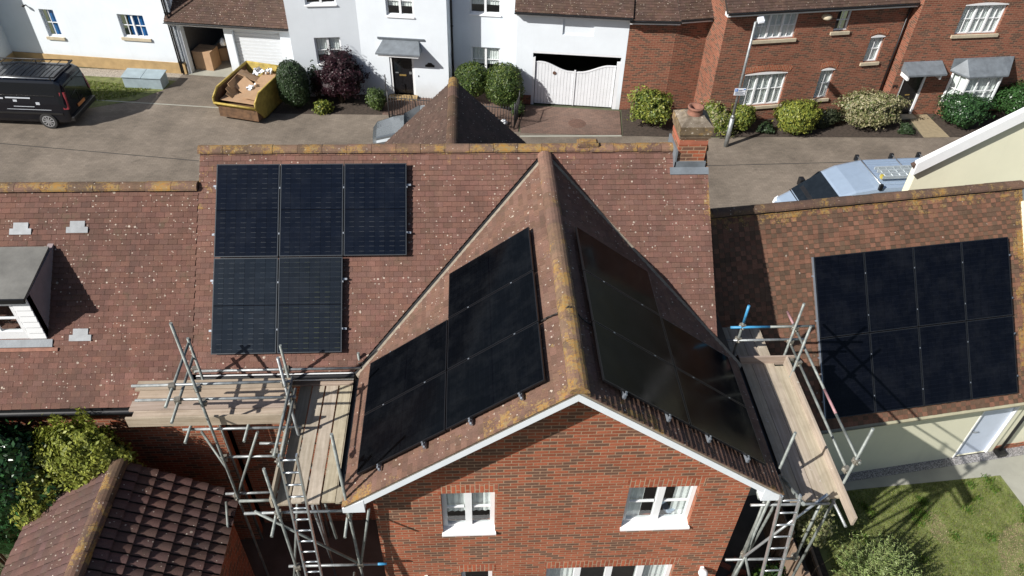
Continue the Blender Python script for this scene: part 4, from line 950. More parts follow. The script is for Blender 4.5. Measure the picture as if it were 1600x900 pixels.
m = M(); m.fbox(FB, .0, 2.1, -.1, 5.4, -.02, .03); m.build('floor', MT['concrete'], hB)
m = M()
for k_ in range(14): z_ = .06 + k_ * .147; m.hexa([FB.p(2.42, .14, z_), FB.p(4.44, .14, z_), FB.p(4.44, .2, z_), FB.p(2.42, .2, z_), FB.p(2.42, .125, z_ + .14), FB.p(4.44, .125, z_ + .14), FB.p(4.44, .2, z_ + .14), FB.p(2.42, .2, z_ + .14)])
m.build('roller_door', MT['roller'], hB)
def carton(name, lab, c, s, rz, group=None, mat='card', cat='box', parent=None, tilt=None):
    t = thing(name, lab, cat, c, rz, group); m = M(); x, y, z = s
    m.box(-x, x, -y, y, 0, z * 2); b = m.build('box', MT[mat], t, world=False, bevel=.006)
    q = M(); q.box(-x, x, -.03, .03, z * 2 + .001, z * 2 + .004); q.build('tape', MT['card_in'], t, world=False); return t
p_ = FB.p(.62, .75, .03); carton('cardboard_box', 'large brown cardboard box standing just inside the open garage', tuple(p_), (.42, .38, .42), R_(-12), 'boxes stored in the open garage')
p_ = FB.p(1.1, 1.7, .03); carton('cardboard_box', 'cardboard box deeper inside the open garage', tuple(p_), (.3, .3, .3), R_(20), 'boxes stored in the open garage')
p_ = FB.p(1.75, 1.5, .03); t = thing('leaning_boards', 'brown boards leaning inside the open garage by its right wall', 'board', tuple(p_)); m = M(); m.fbox(FB, 1.6, 1.68, 1.0, 1.9, .03, 1.5); m.build('board', MT['card_in'], t)
p_ = FB.p(1.5, 1.0, 1.1); t = thing('white_sack', 'white sack on the boards inside the open garage', 'bag', tuple(p_)); m = M(); m.lathe(FB.p(1.45, .95, .95), [(.0, 0), (.13, .05), (.15, .2), (.08, .33), (.0, .36)], 9); m.build('sack', MT['plastic_bag'], t)

# C: tall white house with the front door
FC = Fr(7.21, 16.58, -7.3); FL = Fr(.17, 17.48, 4.5)
hC = thing('white_house', 'tall white rendered house with black front door and lead canopy', 'house', (2, 19, 0))
hc = [(-5.9, 3.48, -4.8, 4.65), (-5.95, .1, -4.93, 1.98)]
m = M(); wall(m, FC, -7.1, -3.5, 0, 5.8, hc); m.fbox(FC, -3.75, -3.5, .25, 3, 0, 5.8)
hl = [(-1.8, 1.44, -.76, 2.56), (-1.92, 3.88, -.74, 4.95)]
wall(m, FL, -2.72, .0, 0, 5.8, hl); m.fbox(FL, -2.72, -2.5, .25, 4, 0, 5.8); m.build('wall', MT['render'], hC)
window(hC, FC, *hc[0], sashes=2, bars=(0, 1), sill='upvc', fw=.06, curtain='half'); 
for h in hl: window(hC, FL, *h, sashes=2, bars=(0, 1), sill='upvc', fw=.06, curtain='half')
m = M(); a_, b_, lo, hi = -5.86, -5.02, .12, 1.95; m.fbox(FC, a_, b_, .08, .13, lo, hi)
for (x0, x1, y0, y1) in ((.1, .38, .1, .75), (.46, .74, .1, .75)): m.fbox(FC, a_ + x0, a_ + x1, .07, .085, lo + y0, lo + y1)
dr = m.build('front_door', MT['door'], hC)
m = M(); m.fbox(FC, a_ + .1, a_ + .38, .068, .082, lo + .95, hi - .15); m.build('pane', MT['glass_dark'], dr)
m = M(); m.fbox(FC, a_ + .28, a_ + .56, .055, .072, lo + .8, lo + .87); m.build('letter_plate', MT['brass'], dr)
m = M(); m.fbox(FC, b_ - .14, b_ - .04, .05, .07, lo + .9, lo + 1.0); m.fbox(FC, a_ + .12, a_ + .25, .05, .07, lo + .92, lo + .96); m.build('handle', MT['alu'], dr)
m = M(); m.fbox(FC, -5.95, a_, .03, .15, .1, 1.98); m.fbox(FC, b_, -4.93, .03, .15, .1, 1.98); m.fbox(FC, a_, b_, .03, .15, 1.95, 1.98); m.build('door_frame', MT['upvc'], hC)
m = M(); m.fbox(FC, -6.05, -4.85, -.3, .24, .0, .1); m.build('doorstep', MT['plinth'], hC)
m = M(); c0, w0, w1 = -5.4, .95, .72
m.hexa([FC.p(c0 - w0, -.04, 2.52), FC.p(c0 + w0, -.04, 2.52), FC.p(c0 + w0, 0, 2.52), FC.p(c0 - w0, 0, 2.52), FC.p(c0 - w0, -.06, 2.6), FC.p(c0 + w0, -.06, 2.6), FC.p(c0 + w0, 0, 2.6), FC.p(c0 - w0, 0, 2.6)])
m.hexa([FC.p(c0 - w0, -.62, 2.12), FC.p(c0 + w0 * .9, -.62, 2.12), FC.p(c0 + w0 * .9, -.0, 2.12), FC.p(c0 - w0, -.0, 2.12), FC.p(c0 - w0, -.62, 2.18), FC.p(c0 + w0 * .9, -.62, 2.18), FC.p(c0 + w1, -.0, 2.52), FC.p(c0 - w1, -.0, 2.52)]); cp = m.build('canopy', MT['lead'], hC)
m = M(); m.fbox(FC, c0 - .85, c0 + .78, -.56, -.002, 2.02, 2.118); m.build('canopy_frame', MT['upvc'], cp)
m = M(); n_pts = [FC.p(-4.46, -.02, 1.42), FC.p(-4.08, -.02, 1.42), FC.p(-4.08, -.02, 1.5), FC.p(-4.16, -.02, 1.54), FC.p(-4.2, -.02, 1.6), FC.p(-4.34, -.02, 1.6), FC.p(-4.38, -.02, 1.54), FC.p(-4.46, -.02, 1.5)]; m.prism(n_pts, FC.n * .018); m.build('name_plaque', MT['black'], hC)
m = M(); m.fbox(FC, -4.78, -4.75, -.015, 0, .95, 1.02); m.build('bell_push', MT['black'], hC)

# D: recessed white house
FD = Fr(7.32, 17.5, -7.3); hD = thing('recessed_white_house', 'white rendered house set back behind two clipped green shrubs', 'house', (5.5, 18.8, 0))
hd = [(-2.66, .85, -1.45, 1.98), (-2.7, 3.36, -1.44, 4.5)]
m = M(); wall(m, FD, -3.55, -.5, .0, 5.8, hd); m.build('wall', MT['render'], hD)
for h in hd: window(hD, FD, *h, sashes=2, bars=(0, 1), sill='upvc', fw=.06, curtain='half')
pipe(hD, FD, -.72, -.06, .05, 5.4); pipe(hD, FD, -3.44, -.05, .05, 5.6, .04)

# E+F: archway house with brick flank
hE = thing('coach_house', 'low white fronted coach house with gateway and red brick flank under one roof', 'house', (10, 17.5, 0))
m = M(); wall(m, FC, -.72, 3.66, 0, 4.0, [(-.04, 0, 3.5, 2.36), (1.08, 3.1, 2.3, 3.8)], th=.3)
m.fbox(FC, 1.08, 2.3, .06, .3, 3.1, 3.8); m.fbox(FC, -.72, -.4, .3, 1.5, 0, 4.0); m.build('wall', MT['render'], hE)
m = M(); m.fbox(FC, -.74, -.06, -.03, .0, 0, .42); m.build('plinth', MT['brick_far'], hE)
m = M(); m.fbox(FC, -.04, .06, .0, .14, 0, 2.1); m.fbox(FC, 3.36, 3.5, .0, .14, 0, 2.05); m.fbox(FC, -.04, 3.5, .0, .14, 2.28, 2.357); m.build('gate_post', MT['white_paint'], hE)
m = M(); m.fbox(FC, -.1, 3.7, .31, 5, 2.5, 2.6); m.fbox(FC, -.3, -.1, .31, 5, 0, 2.5); m.fbox(FC, 3.7, 3.9, .31, 5, 0, 2.5); m.fbox(FC, -.1, 3.7, 5, 5.2, 0, 2.6); m.build('passage', MT['inner'], hE)
F1 = Fr(10.84, 16.12, -2); F2 = Fr(12.69, 16.05, 10)
m = M(); wall(m, F1, 0, 1.85, 0, 3.86, th=.25); wall(m, F2, 0, 1.62, 0, 3.95, th=.25); m.build('wall', MT['brick_far'], hE)
F1b = Fr(F1.p(0, 0, 0).x, F1.p(0, 0, 0).y, -2)
far_roof(hE, Fr(6.5, 16.67, -7.3), -.1, 4.45, 4.03, 42, 3.2, seed=72); far_roof(hE, F1, -.06, 1.93, 3.93, 42, 3.2, seed=73); far_roof(hE, F2, -.02, 1.6, 3.99, 42, 3.2, seed=74)
gt = thing('double_gate', 'white boarded double gate with dipping curved top in the gateway', 'gate', tuple(FC.p(1.7, .1, 0)))
def leafg(u0, u1, f):
    m = M(); n = 12; w_ = (u1 - u0) / n
    for i in range(n):
        x0, x1 = u0 + w_ * i + .004, u0 + w_ * (i + 1) - .004; zt0, zt1 = f(i / n), f((i + 1) / n)
        m.hexa([FC.p(x0, .06, .05), FC.p(x1, .06, .05), FC.p(x1, .09, .05), FC.p(x0, .09, .05), FC.p(x0, .06, zt0), FC.p(x1, .06, zt1), FC.p(x1, .09, zt1), FC.p(x0, .09, zt0)])
        m.hexa([FC.p(x0 - .004, .045, zt0), FC.p(x1 + .004, .045, zt1), FC.p(x1 + .004, .1, zt1), FC.p(x0 - .004, .1, zt0), FC.p(x0 - .004, .045, zt0 + .05), FC.p(x1 + .004, .045, zt1 + .05), FC.p(x1 + .004, .1, zt1 + .05), FC.p(x0 - .004, .1, zt0 + .05)])
    m.build('gate_leaf', MT['white_paint'], gt)
sm = lambda t: t * t * (3 - 2 * t)
leafg(.08, 1.66, lambda t: 1.86 - .36 * sm(min(1, max(0, (t - .15) / .75)))); leafg(1.74, 3.34, lambda t: 1.5 + .34 * sm(min(1, max(0, (t - .1) / .75))))
m = M(); m.fbox(FC, 1.665, 1.735, .03, .07, .05, 1.62); m.build('cover_strip', MT['white_paint'], gt)
m = M(); m.tube(FC.p(.86, .03, 1.45), FC.p(.86, .055, 1.45), .07, 14); m.build('roundel', MT['rusty'], gt)
mh = M(); mh.lathe((8.95, 14.97, .006), [(.0, .008), (.3, .008), (.33, .006), (.36, 0)], 24); tag(mh.build('manhole_cover', MT['rusty']), 'round rusty manhole cover in the drive before the white gate', 'manhole cover')

# G: red brick house
FG = Fr(14.2, 14.9, 8); hG = thing('brick_terrace_house', 'red brick house with many small paned white windows behind the street lamp', 'house', (18, 17, 0))
hg = [(1.24, 3.48, 2.92, 4.48), (1.28, .66, 3.1, 2.06), (4.52, 3.64, 5.12, 4.48), (6.28, 2.26 + .0, 6.9, 3.32), (4.56, .78, 5.16, 2.05)]
m = M(); wall(m, FG, 0, 7.62, 0, 4.72, hg); m.fbox(FG, 0, .25, .25, 3.5, 0, 5.4); m.fbox(FG, 7.37, 7.62, .25, 3.5, 0, 4.7); m.build('wall', MT['brick_far'], hG)
for h, s_, b_, ar in ((hg[0], 3, (1, 1), False), (hg[1], 3, (1, 1), True), (hg[2], 1, (1, 1), False), (hg[3], 1, (1, 1), True), (hg[4], 1, (1, 1), True)):
    window(hG, FG, *h, sashes=s_, bars=b_, sill='stone', fw=.05, curtain='full' if s_ == 3 else ('full' if ar else None), arch=ar, sillw=.1)
    if ar:
        a0, a1, zz = h[0] - .06, h[2] + .06, h[3]; n_ = 14
        for i in range(1):
            m = M(); pts = []
            for q in range(n_ + 1): t_ = q / n_; pts.append((a0 + (a1 - a0) * t_, zz + .04 + .1 * sin(pi * t_)))
            for q in range(n_):
                (x0, y0), (x1, y1) = pts[q], pts[q + 1]; e = .22; cx_ = (a0 + a1) / 2; k0 = (x0 - cx_) * .12; k1 = (x1 - cx_) * .12
                m.hexa([FG.p(x0, -.012, y0), FG.p(x1, -.012, y1), FG.p(x1, .01, y1), FG.p(x0, .01, y0), FG.p(x0 + k0, -.012, y0 + e), FG.p(x1 + k1, -.012, y1 + e), FG.p(x1 + k1, .01, y1 + e), FG.p(x0 + k0, .01, y0 + e)])
            m.build('arch_head', MT['soldier'], hG)
far_roof(hG, FG, -.15, 7.7, 4.72, 42, 3.2, seed=75)
m = M(); m.lathe(FG.p(4.0, -.12, 4.3), [(.0, .1), (.1, .09), (.19, .04), (.2, -.04), (.12, -.1), (0, -.11)], 14); m.build('alarm_box', MT['stone'], hG)
pipe(hG, FG, 7.5, -.06, .05, 4.5, .035)
# H: next brick house
FH = Fr(23.3, 15.6, 5); hH = thing('brick_bay_house', 'red brick house on the right with black door and white bay window', 'house', (26, 17, 0))
hh = [(.32, 3.48, 2.12, 4.66), (-1.1, .05, -.1, 1.95), (1.05, .66, 3.1, 1.98)]
m = M(); wall(m, FH, -1.47, 9, 0, 5.6, hh); m.fbox(FH, -1.47, -1.22, .25, 1.2, 0, 5.6); m.build('wall', MT['brick_far'], hH)
window(hH, FH, *hh[0], sashes=3, bars=(1, 1), sill='stone', fw=.05, curtain='full', arch=True, sillw=.1)
m = M(); m.fbox(FH, -1.02, -.18, .06, .11, .06, 1.9)
for x0 in (.1, .46):
    for y0 in (.15, .75, 1.3): m.fbox(FH, -1.02 + x0, -1.02 + x0 + .28, .052, .064, y0, y0 + .45)
dr = m.build('front_door', MT['door'], hH); m = M(); m.fbox(FH, -.5 - .2, -.5, .045, .058, .9, .95); m.build('letter_plate', MT['brass'], dr)
m = M(); m.fbox(FH, -1.1, -1.02, .02, .14, .05, 1.95); m.fbox(FH, -.18, -.1, .0, .14, .05, 1.95); m.build('door_frame', MT['upvc'], hH)
m = M(); m.fbox(FH, -1.15, -.05, -.35, .1, .0, .05); m.build('doorstep', MT['stone'], hH)
m = M(); m.hexa([FH.p(-1.35, -.6, 2.05), FH.p(.3, -.6, 2.05), FH.p(.3, 0, 2.05), FH.p(-1.35, 0, 2.05), FH.p(-1.35, -.6, 2.12), FH.p(.3, -.6, 2.12), FH.p(.3, 0, 2.42), FH.p(-1.35, 0, 2.42)]); cp = m.build('canopy', MT['lead'], hH)
for e_ in (-1.3, .1): m = M(); m.fbox(FH, e_, e_ + .08, -.5, 0, 1.85, 2.048); m.build('bracket', MT['upvc'], cp)
m = M(); m.fbox(FH, -1.42, -1.3, -.012, 0, 1.35, 1.42); m.fbox(FH, -1.42, -1.38, -.012, 0, 1.28, 1.35); m.fbox(FH, -1.27, -1.23, -.012, 0, 1.28, 1.42); m.build('number_plate', MT['black'], hH)
# bay
bay = M(); pl_ = [(1.0, 0), (1.35, -.55), (2.85, -.55), (3.2, 0)]
def off(ps, e): return [(ps[0][0] - e, ps[0][1]), (ps[1][0] - e * .7, ps[1][1] - e), (ps[2][0] + e * .7, ps[2][1] - e), (ps[3][0] + e, ps[3][1])]
bay.prism([FH.p(u, d, .42) for u, d in off(pl_, .03)], (0, 0, .18)); b0 = M(); b0.prism([FH.p(u, d, 0) for u, d in pl_], (0, 0, .42)); by = b0.build('bay_base', MT['brick_far'], hH)
bay.build('bay_sill', MT['stone'], by)
m = M(); pn = M(); cu_ = M()
for (a, b), nb in (((pl_[0], pl_[1]), 2), ((pl_[1], pl_[2]), 3), ((pl_[2], pl_[3]), 2)):
    Pa, Pb = FH.p(a[0], a[1], 0), FH.p(b[0], b[1], 0); t_ = (Pb - Pa).normalized(); L_ = (Pb - Pa).length; nn = Vector((-t_.y, t_.x, 0)); G_ = Fr(Pa.x, Pa.y, math.degrees(math.atan2(t_.y, t_.x)))
    m.fbox(G_, 0, L_, -.03, .05, .602, .68); m.fbox(G_, 0, L_, -.03, .05, 1.88, 1.98); m.fbox(G_, 0, .07, -.03, .05, .68, 1.88); m.fbox(G_, L_ - .07, L_, -.03, .05, .68, 1.88)
    for q in range(1, nb): x_ = L_ * q / nb; m.fbox(G_, x_ - .016, x_ + .016, -.015, .03, .68, 1.88)
    m.fbox(G_, .07, L_ - .07, -.01, .025, 1.27, 1.3)
    pn.face([G_.p(.05, .01, .65), G_.p(L_ - .05, .01, .65), G_.p(L_ - .05, .01, 1.9), G_.p(.05, .01, 1.9)])
    for q in range(int(L_ / .06)): x_ = q * .06; cu_.face([G_.p(x_, .12 + .02 * (q % 2), .65), G_.p(x_ + .06, .12 + .02 * ((q + 1) % 2), .65), G_.p(x_ + .06, .12 + .02 * ((q + 1) % 2), 1.9), G_.p(x_, .12 + .02 * (q % 2), 1.9)])
w_ = m.build('bay_window', MT['upvc'], hH); pn.build('pane', MT['glass'], w_); cu_.build('curtain', MT['curtain'], w_)
m = M(); lo_ = [FH.p(u, d, 2.0) for u, d in off(pl_, .16)]; hi_ = [FH.p(u, d, 2.48) for u, d in ((.8, 0), (1.3, -.12), (2.9, -.12), (3.45, 0))]
lob = [p - Vector((0, 0, .06)) for p in lo_]
for i in range(3): m.face([lo_[i], lo_[i + 1], hi_[i + 1], hi_[i]]); m.face([lob[i], lob[i + 1], lo_[i + 1], lo_[i]])
m.face(hi_); m.face(lob[::-1]); m.face([lob[0], lo_[0], hi_[0]]); m.face([lob[3], hi_[3], lo_[3]]); m.build('bay_roof', MT['lead'], w_)
m = M(); m.prism([FH.p(u, d, 1.981) for u, d in off(pl_, .09)], (0, 0, .05)); m.build('bay_fascia', MT['upvc'], w_)

# railings in front of the white house
def railing(name, lab, pts, h=1.0, group='black iron railings by the white houses'):
    t = thing(name, lab, 'railing', (pts[0][0], pts[0][1], 0), 0, group)
    m = M(); ps = M()
    for a, b in zip(pts[:-1], pts[1:]):
        a, b = Vector((*a, 0)), Vector((*b, 0)); L_ = (b - a).length; n_ = max(2, int(L_ / .11))
        for i in range(n_ + 1):
            p = a + (b - a) * i / n_; m.tube(p + Vector((0, 0, .05)), p + Vector((0, 0, h)), .013, 5); m.tube(p + Vector((0, 0, h)), p + Vector((0, 0, h + .09)), .013, 5, r2=.001)
        up = Vector((0, 0, 1))
        for z in (.12, h - .1): m.tube(a + up * z, b + up * z, .018, 5)
    m.build('bars', MT['iron'], t)
    for p in pts: q = M(); q.tube((p[0], p[1], 0), (p[0], p[1], h + .15), .022, 8); q.lathe((p[0], p[1], h + .15), [(.0, .06), (.03, .03), (.0, 0)], 8); q.build('post', MT['iron'], t)
    return t
railing('railing', 'black iron railing returning towards the front door of the tall white house', [(1.30, 15.55), (1.12, 16.9)])
railing('railing', 'long black iron railing in front of the black front door', [(1.32, 15.52), (4.2, 14.95)])
railing('railing', 'black iron railing beside the two clipped shrubs and the driveway', [(4.6, 14.9), (6.35, 14.5), (6.6, 15.5)])

# ------------------------------------------------------------------ street furniture and vehicles
lp = thing('street_lamp', 'grey street lamp post with blue and white parking sign by the brick house', 'street lamp', (14.62, 13.15, 0))
m = M(); m.tube((14.62, 13.15, 0), (14.62, 13.15, 1.25), .085, 12); m.tube((14.62, 13.15, 1.25), (14.62, 13.15, 1.38), .085, 12, r2=.045); m.tube((14.62, 13.15, 1.38), (14.62, 13.15, 5.0), .055, 12, r2=.045); m.build('pole', MT['galv'], lp)
m = M(); m.tube((14.62, 13.15, 4.98), (14.72, 13.1, 5.1), .03, 8); m.build('arm', MT['galv'], lp)
m = M(); m.obox((14.74, 13.02, 5.12), (.11, 0, .02), (-.05, -.24, .02), (0, 0, .05)); m.build('lamp_head', MT['sign_white'], lp, bevel=.02)
m = M(); m.box(14.42, 14.84, 13.06, 13.075, 2.24, 2.52); sg = m.build('sign', MT['sign_white'], lp)
m = M(); m.box(14.435, 14.535, 13.052, 13.059, 2.40, 2.505); m.build('blue_field', MT['sign_blue'], sg); m = M(); m.box(14.75, 14.83, 13.052, 13.059, 2.46, 2.49); m.build('blue_field', MT['sign_blue'], sg)
def text(s, size, mat, parent, P, X, Y, name='lettering', ext=.001):
    cu = bpy.data.curves.new('txt', 'FONT'); cu.body = s; cu.size = size; cu.extrude = ext; cu.resolution_u = 2; ob = bpy.data.objects.new('txt', cu); C.objects.link(ob)
    dg = bpy.context.evaluated_depsgraph_get(); me = bpy.data.meshes.new_from_object(ob.evaluated_get(dg)); bpy.data.objects.remove(ob); me.name = name
    me.materials.clear(); me.materials.append(mat); o = bpy.data.objects.new(name, me); C.objects.link(o); o.parent = parent
    W = WM.get(parent.name) or WM[parent.parent.name]
    X = Vector(X).normalized(); Y = Vector(Y).normalized(); Z = X.cross(Y); mt_ = Matrix((X, Y, Z)).transposed().to_4x4(); mt_.translation = Vector(P); o.matrix_local = W.inverted() @ mt_
    return o
text('P', .11, MT['sign_white'], sg, (14.455, 13.050, 2.412), (1, 0, 0), (0, 0, 1))
m = M()
for z_, x1 in ((2.44, 14.74), (2.41, 14.70), (2.36, 14.8), (2.32, 14.76), (2.28, 14.8)): m.box(14.56 if z_ > 2.4 else 14.46, x1, 13.053, 13.058, z_, z_ + .014)
m.build('small_print', MT['sign_ink'], sg)

def loft(m, st, col=None):
    """st: list of (x, section points (y,z)); mirrored halves are given in full"""
    rows = [[Vector((x, y, z)) for y, z in sec] for x, sec in st]
    n = len(rows[0])
    for a, b in zip(rows[:-1], rows[1:]):
        for i in range(n):
            j_ = (i + 1) % n; m.face([a[i], b[i], b[j_], a[j_]], col)
    m.face(rows[0]); m.face(rows[-1][::-1])
def sect(w, wt, z0, zb, zt, r=.12):
    h = [(0, zt + .02), (wt - r, zt), (wt - r * .3, zt - r * .25), (wt, zt - r), (w, zb), (w + .005, (zb + z0) / 2), (w - .02, z0 + .12), (w - .06, z0)]
    return [(-y, z) for y, z in h[::-1]] [:-1] + h
def wheel(root, x, y, r=.33, w=.11, side=-1, spokes=5):
    wh = M(); wh.tube((x, y - w, r), (x, y + w, r), r, 24); o = wh.build('wheel', MT['rubber'], root, world=False, bevel=.02)
    q = M(); yy = y + side * (w + .004); q.tube((x, yy, r), (x, yy + side * .006, r), r * .2, 12)
    for i in range(spokes * 2):
        a = 2 * pi * i / (spokes * 2); d = Vector((cos(a), 0, sin(a))); n_ = Vector((-sin(a), 0, cos(a)))
        q.obox(Vector((x, yy, r)) + d * r * .4, d * r * .26, Vector((0, .006, 0)), n_ * r * .06)
    K = 20
    for i in range(K):
        a, b = 2 * pi * i / K, 2 * pi * (i + 1) / K
        q.face([(x + r * .62 * cos(a), yy, r + r * .62 * sin(a)), (x + r * .72 * cos(a), yy, r + r * .72 * sin(a)), (x + r * .72 * cos(b), yy, r + r * .72 * sin(b)), (x + r * .62 * cos(b), yy, r + r * .62 * sin(b))])
    q.build('rim', MT['alloy'], o, world=False)
    return o
# black van, its tail towards the right
vb = thing('black_van', 'black panel van with a roof rack parked on the far left', 'van', (-13.28, 15.80, 0), R_(-4.5))
S = 2.55
m = M(); loft(m, [(-2.45, sect(.7, .62, .45, .7, .85)), (-2.3, sect(.88, .8, .3, .8, 1.0)), (-1.55, sect(.93, .85, .25, .95, 1.15)), (-.75, sect(.94, .78, .25, 1.05, 1.9)), (0.2, sect(.95, .8, .25, 1.05, 1.96)), (2.3, sect(.95, .8, .25, 1.05, 1.95)), (2.48, sect(.94, .78, .3, 1.05, 1.86)), (2.55, sect(.92, .76, .38, 1.0, 1.0 + .76))])
m.build('body', MT['van_black'], vb, world=False, smooth=28)
m = M(); m.box(2.545, 2.575, -.72, .72, 1.12, 1.66); m.build('rear_window', MT['glass_dark'], vb, world=False, bevel=.01)
for s in (-1, 1): m = M(); m.hexa([(2.45, s * .86, .85), (2.585, s * .84, .85), (2.585, s * .93, .85), (2.4, s * .96, .85), (2.42, s * .78, 1.5), (2.57, s * .74, 1.5), (2.56, s * .81, 1.5), (2.38, s * .85, 1.5)]); m.build('tail_light', MT['red_lens'], vb, world=False)
m = M(); m.box(2.56, 2.585, -.27, .27, .62, .74); m.build('number_plate', MT['yellow_plate'], vb, world=False)
m = M(); m.box(2.45, 2.66, -.9, .9, .32, .52); m.build('bumper', MT['black'], vb, world=False, bevel=.03)
m = M(); m.box(-.6, 2.3, -.975, -.958, .62, .70); m.box(-.2, 2.2, -.905, -.89, 1.36, 1.385); m.build('side_trim', MT['black'], vb, world=False)
m = M()
for x0, x1, z0, z1 in ((.3, 1.25, 1.26, 1.30), (.5, 1.3, .92, .94), (1.4, 1.55, 1.02, 1.12), (-.3, .2, 1.22, 1.27), (0.2, 1.9, .80, .815), (.55, .7, 1.12, 1.2)):
    m.hexa([(x0, -.963 + (z0 - 1.05) * .165 * (z0 > 1.05), z0), (x1, -.963 + (z0 - 1.05) * .165 * (z0 > 1.05), z0), (x1, -.95, z0), (x0, -.95, z0), (x0, -.963 + (z1 - 1.05) * .165 * (z1 > 1.05), z1), (x1, -.963 + (z1 - 1.05) * .165 * (z1 > 1.05), z1), (x1, -.94, z1), (x0, -.94, z1)])
m.build('side_decal', plain('decal_silver', (.45, .48, .52), .4), vb, world=False)
for x in (-1.55, 1.62):
    wheel(vb, x, -.87); wheel(vb, x, .87, side=1)
m = M()
for s in (-1, 1): m.tube((-.7, s * .74, 2.06), (2.35, s * .74, 2.06), .025, 8)
for k_ in range(9): m.tube((-.6 + k_ * .36, -.74, 2.04), (-.6 + k_ * .36, .74, 2.04), .014, 6)
for x in (-.5, .9, 2.2):
    for s in (-1, 1): m.tube((x, s * .74, 1.93), (x, s * .74, 2.06), .02, 6)
m.tube((2.35, -.74, 2.06), (2.35, .74, 2.06), .04, 8); m.build('roof_rack', MT['iron'], vb, world=False)
m = M(); m.tube((-.7, -.8, 2.04), (2.2, -.8, 2.04), .022, 8); m.build('rack_rail', MT['alu'], vb, world=False)

m = M(); m.box(2.556, 2.57, -.012, .012, .6, 1.72); m.build('door_seam', MT['black'], vb, world=False); m = M(); m.box(2.57, 2.60, .05, .25, .84, .88); m.build('handle', MT['van_black'], vb, world=False, bevel=.008); m = M(); m.tube((2.59, -.5, 1.18), (2.60, -.1, 1.28), .008, 6); m.build('wiper', MT['black'], vb, world=False)
# silver blue van behind the garage roof, nose to the left
sv = thing('silver_van', 'silver blue panel van with roof bars, nose pointing left behind the garage', 'van', (17.15, 7.6, 0), R_(3.5))
m = M(); loft(m, [(-2.35, sect(.75, .68, .35, .7, .85)), (-2.22, sect(.92, .82, .28, .85, 1.05)), (-1.75, sect(.98, .88, .25, 1.0, 1.28)), (-.95, sect(1.0, .82, .25, 1.1, 2.02)), (-.55, sect(1.0, .84, .25, 1.1, 2.2)), (.3, sect(1.0, .86, .25, 1.1, 2.36)), (2.6, sect(1.0, .86, .25, 1.1, 2.36)), (2.7, sect(.98, .84, .35, 1.1, 2.25))])
m.build('body', MT['van_silver'], sv, world=False, smooth=30)
m = M(); m.hexa([(-1.76, -.84, 1.27), (-1.0, -.72, 1.98), (-1.0, .72, 1.98), (-1.76, .84, 1.27), (-1.785, -.84, 1.29), (-1.02, -.72, 2.005), (-1.02, .72, 2.005), (-1.785, .84, 1.29)]); ws = m.build('windscreen', MT['glass_dark'], sv, world=False)
m = M(); m.obox((-1.42, .3, 1.62), (.02, .3, .02), (0, .0, .0), (.012, 0, -.006)); m.build('wiper', MT['black'], ws, world=False)
for s in (-1, 1):
    m = M(); m.hexa([(-1.5, s * .965, 1.2), (-.6, s * .99, 1.2), (-.6, s * 1.0, 1.2), (-1.5, s * .985, 1.2), (-1.0, s * .87, 1.9), (-.6, s * .87, 1.95), (-.6, s * .895, 1.95), (-1.0, s * .89, 1.9)]); m.build('side_window', MT['glass_dark'], sv, world=False)
    m = M(); m.box(-1.42, -1.25, min(s * 1.02, s * 1.24), max(s * 1.02, s * 1.24), 1.2, 1.5); m.build('wing_mirror', MT['black'], sv, world=False, bevel=.03)
m = M()
for k_ in range(11): y = -.7 + k_ * .14; m.box(.35, 2.55, y - .012, y + .012, 2.362, 2.385)
m.build('roof_rib', MT['van_silver'], sv, world=False)
for x in (.15, 1.35, 2.3):
    m = M(); m.tube((x, -.86, 2.47), (x, .86, 2.47), .017, 8)
    m.build('roof_bar', MT['alu'], sv, world=False)
    for s in (-1, 1): m = M(); m.box(x - .06, x + .06, s * .86 - .04, s * .86 + .04, 2.3, 2.5); m.build('bar_foot', MT['black'], sv, world=False, bevel=.01)
m = M(); m.box(-.72, -.70, -1.006, 1.006, .5, 1.1); m.build('door_seam', MT['black'], sv, world=False)
m = M(); m.obox((-1.82, 0, 1.262), (.012, 0, .004), (0, .84, 0), (0, 0, .006)); m.build('bonnet_seam', MT['black'], sv, world=False)
for s in (-1, 1): m = M(); m.obox((-2.24, s * .72, .9), (.06, .02 * s, .03), (0, .13, 0), (.02, 0, .09)); m.build('headlight', MT['white_lens'], sv, world=False, bevel=.01)
m = M(); m.hexa([(-1.60, -.66, 1.449), (-1.5, -.64, 1.542), (-1.5, .64, 1.542), (-1.60, .66, 1.449), (-1.61, -.66, 1.462), (-1.51, -.64, 1.555), (-1.51, .64, 1.555), (-1.61, .66, 1.462)]); m.build('wiper_panel', MT['black'], sv, world=False)
for x in (-1.75, 1.6): wheel(sv, x, -.92, .36); wheel(sv, x, .92, .36, side=1)
ld = thing('roof_ladder', 'aluminium ladder strapped on the roof of the silver blue van', 'ladder', (17.15, 7.6, 2.48), R_(3.5))
m = M()
for y in (-.56, -.38, -.2, -.02): m.box(.3, 2.75, y - .018, y + .018, .02, .12)
m.build('stile', MT['alu_matt'], ld, world=False)
m = M()
for k_ in range(10): x = .42 + k_ * .25; m.tube((x, -.02, .08), (x, -.56, .08), .018, 6)
m.build('rung', MT['alu_matt'], ld, world=False); m = M(); m.box(.28, .36, -.56, -.44, .0, .12); m.build('strap', MT['ladder_wood'], ld, world=False); m = M(); m.box(1.9, 1.98, -.55, .02, .1, .112); m.build('strap', MT['ladder_wood'], ld, world=False)

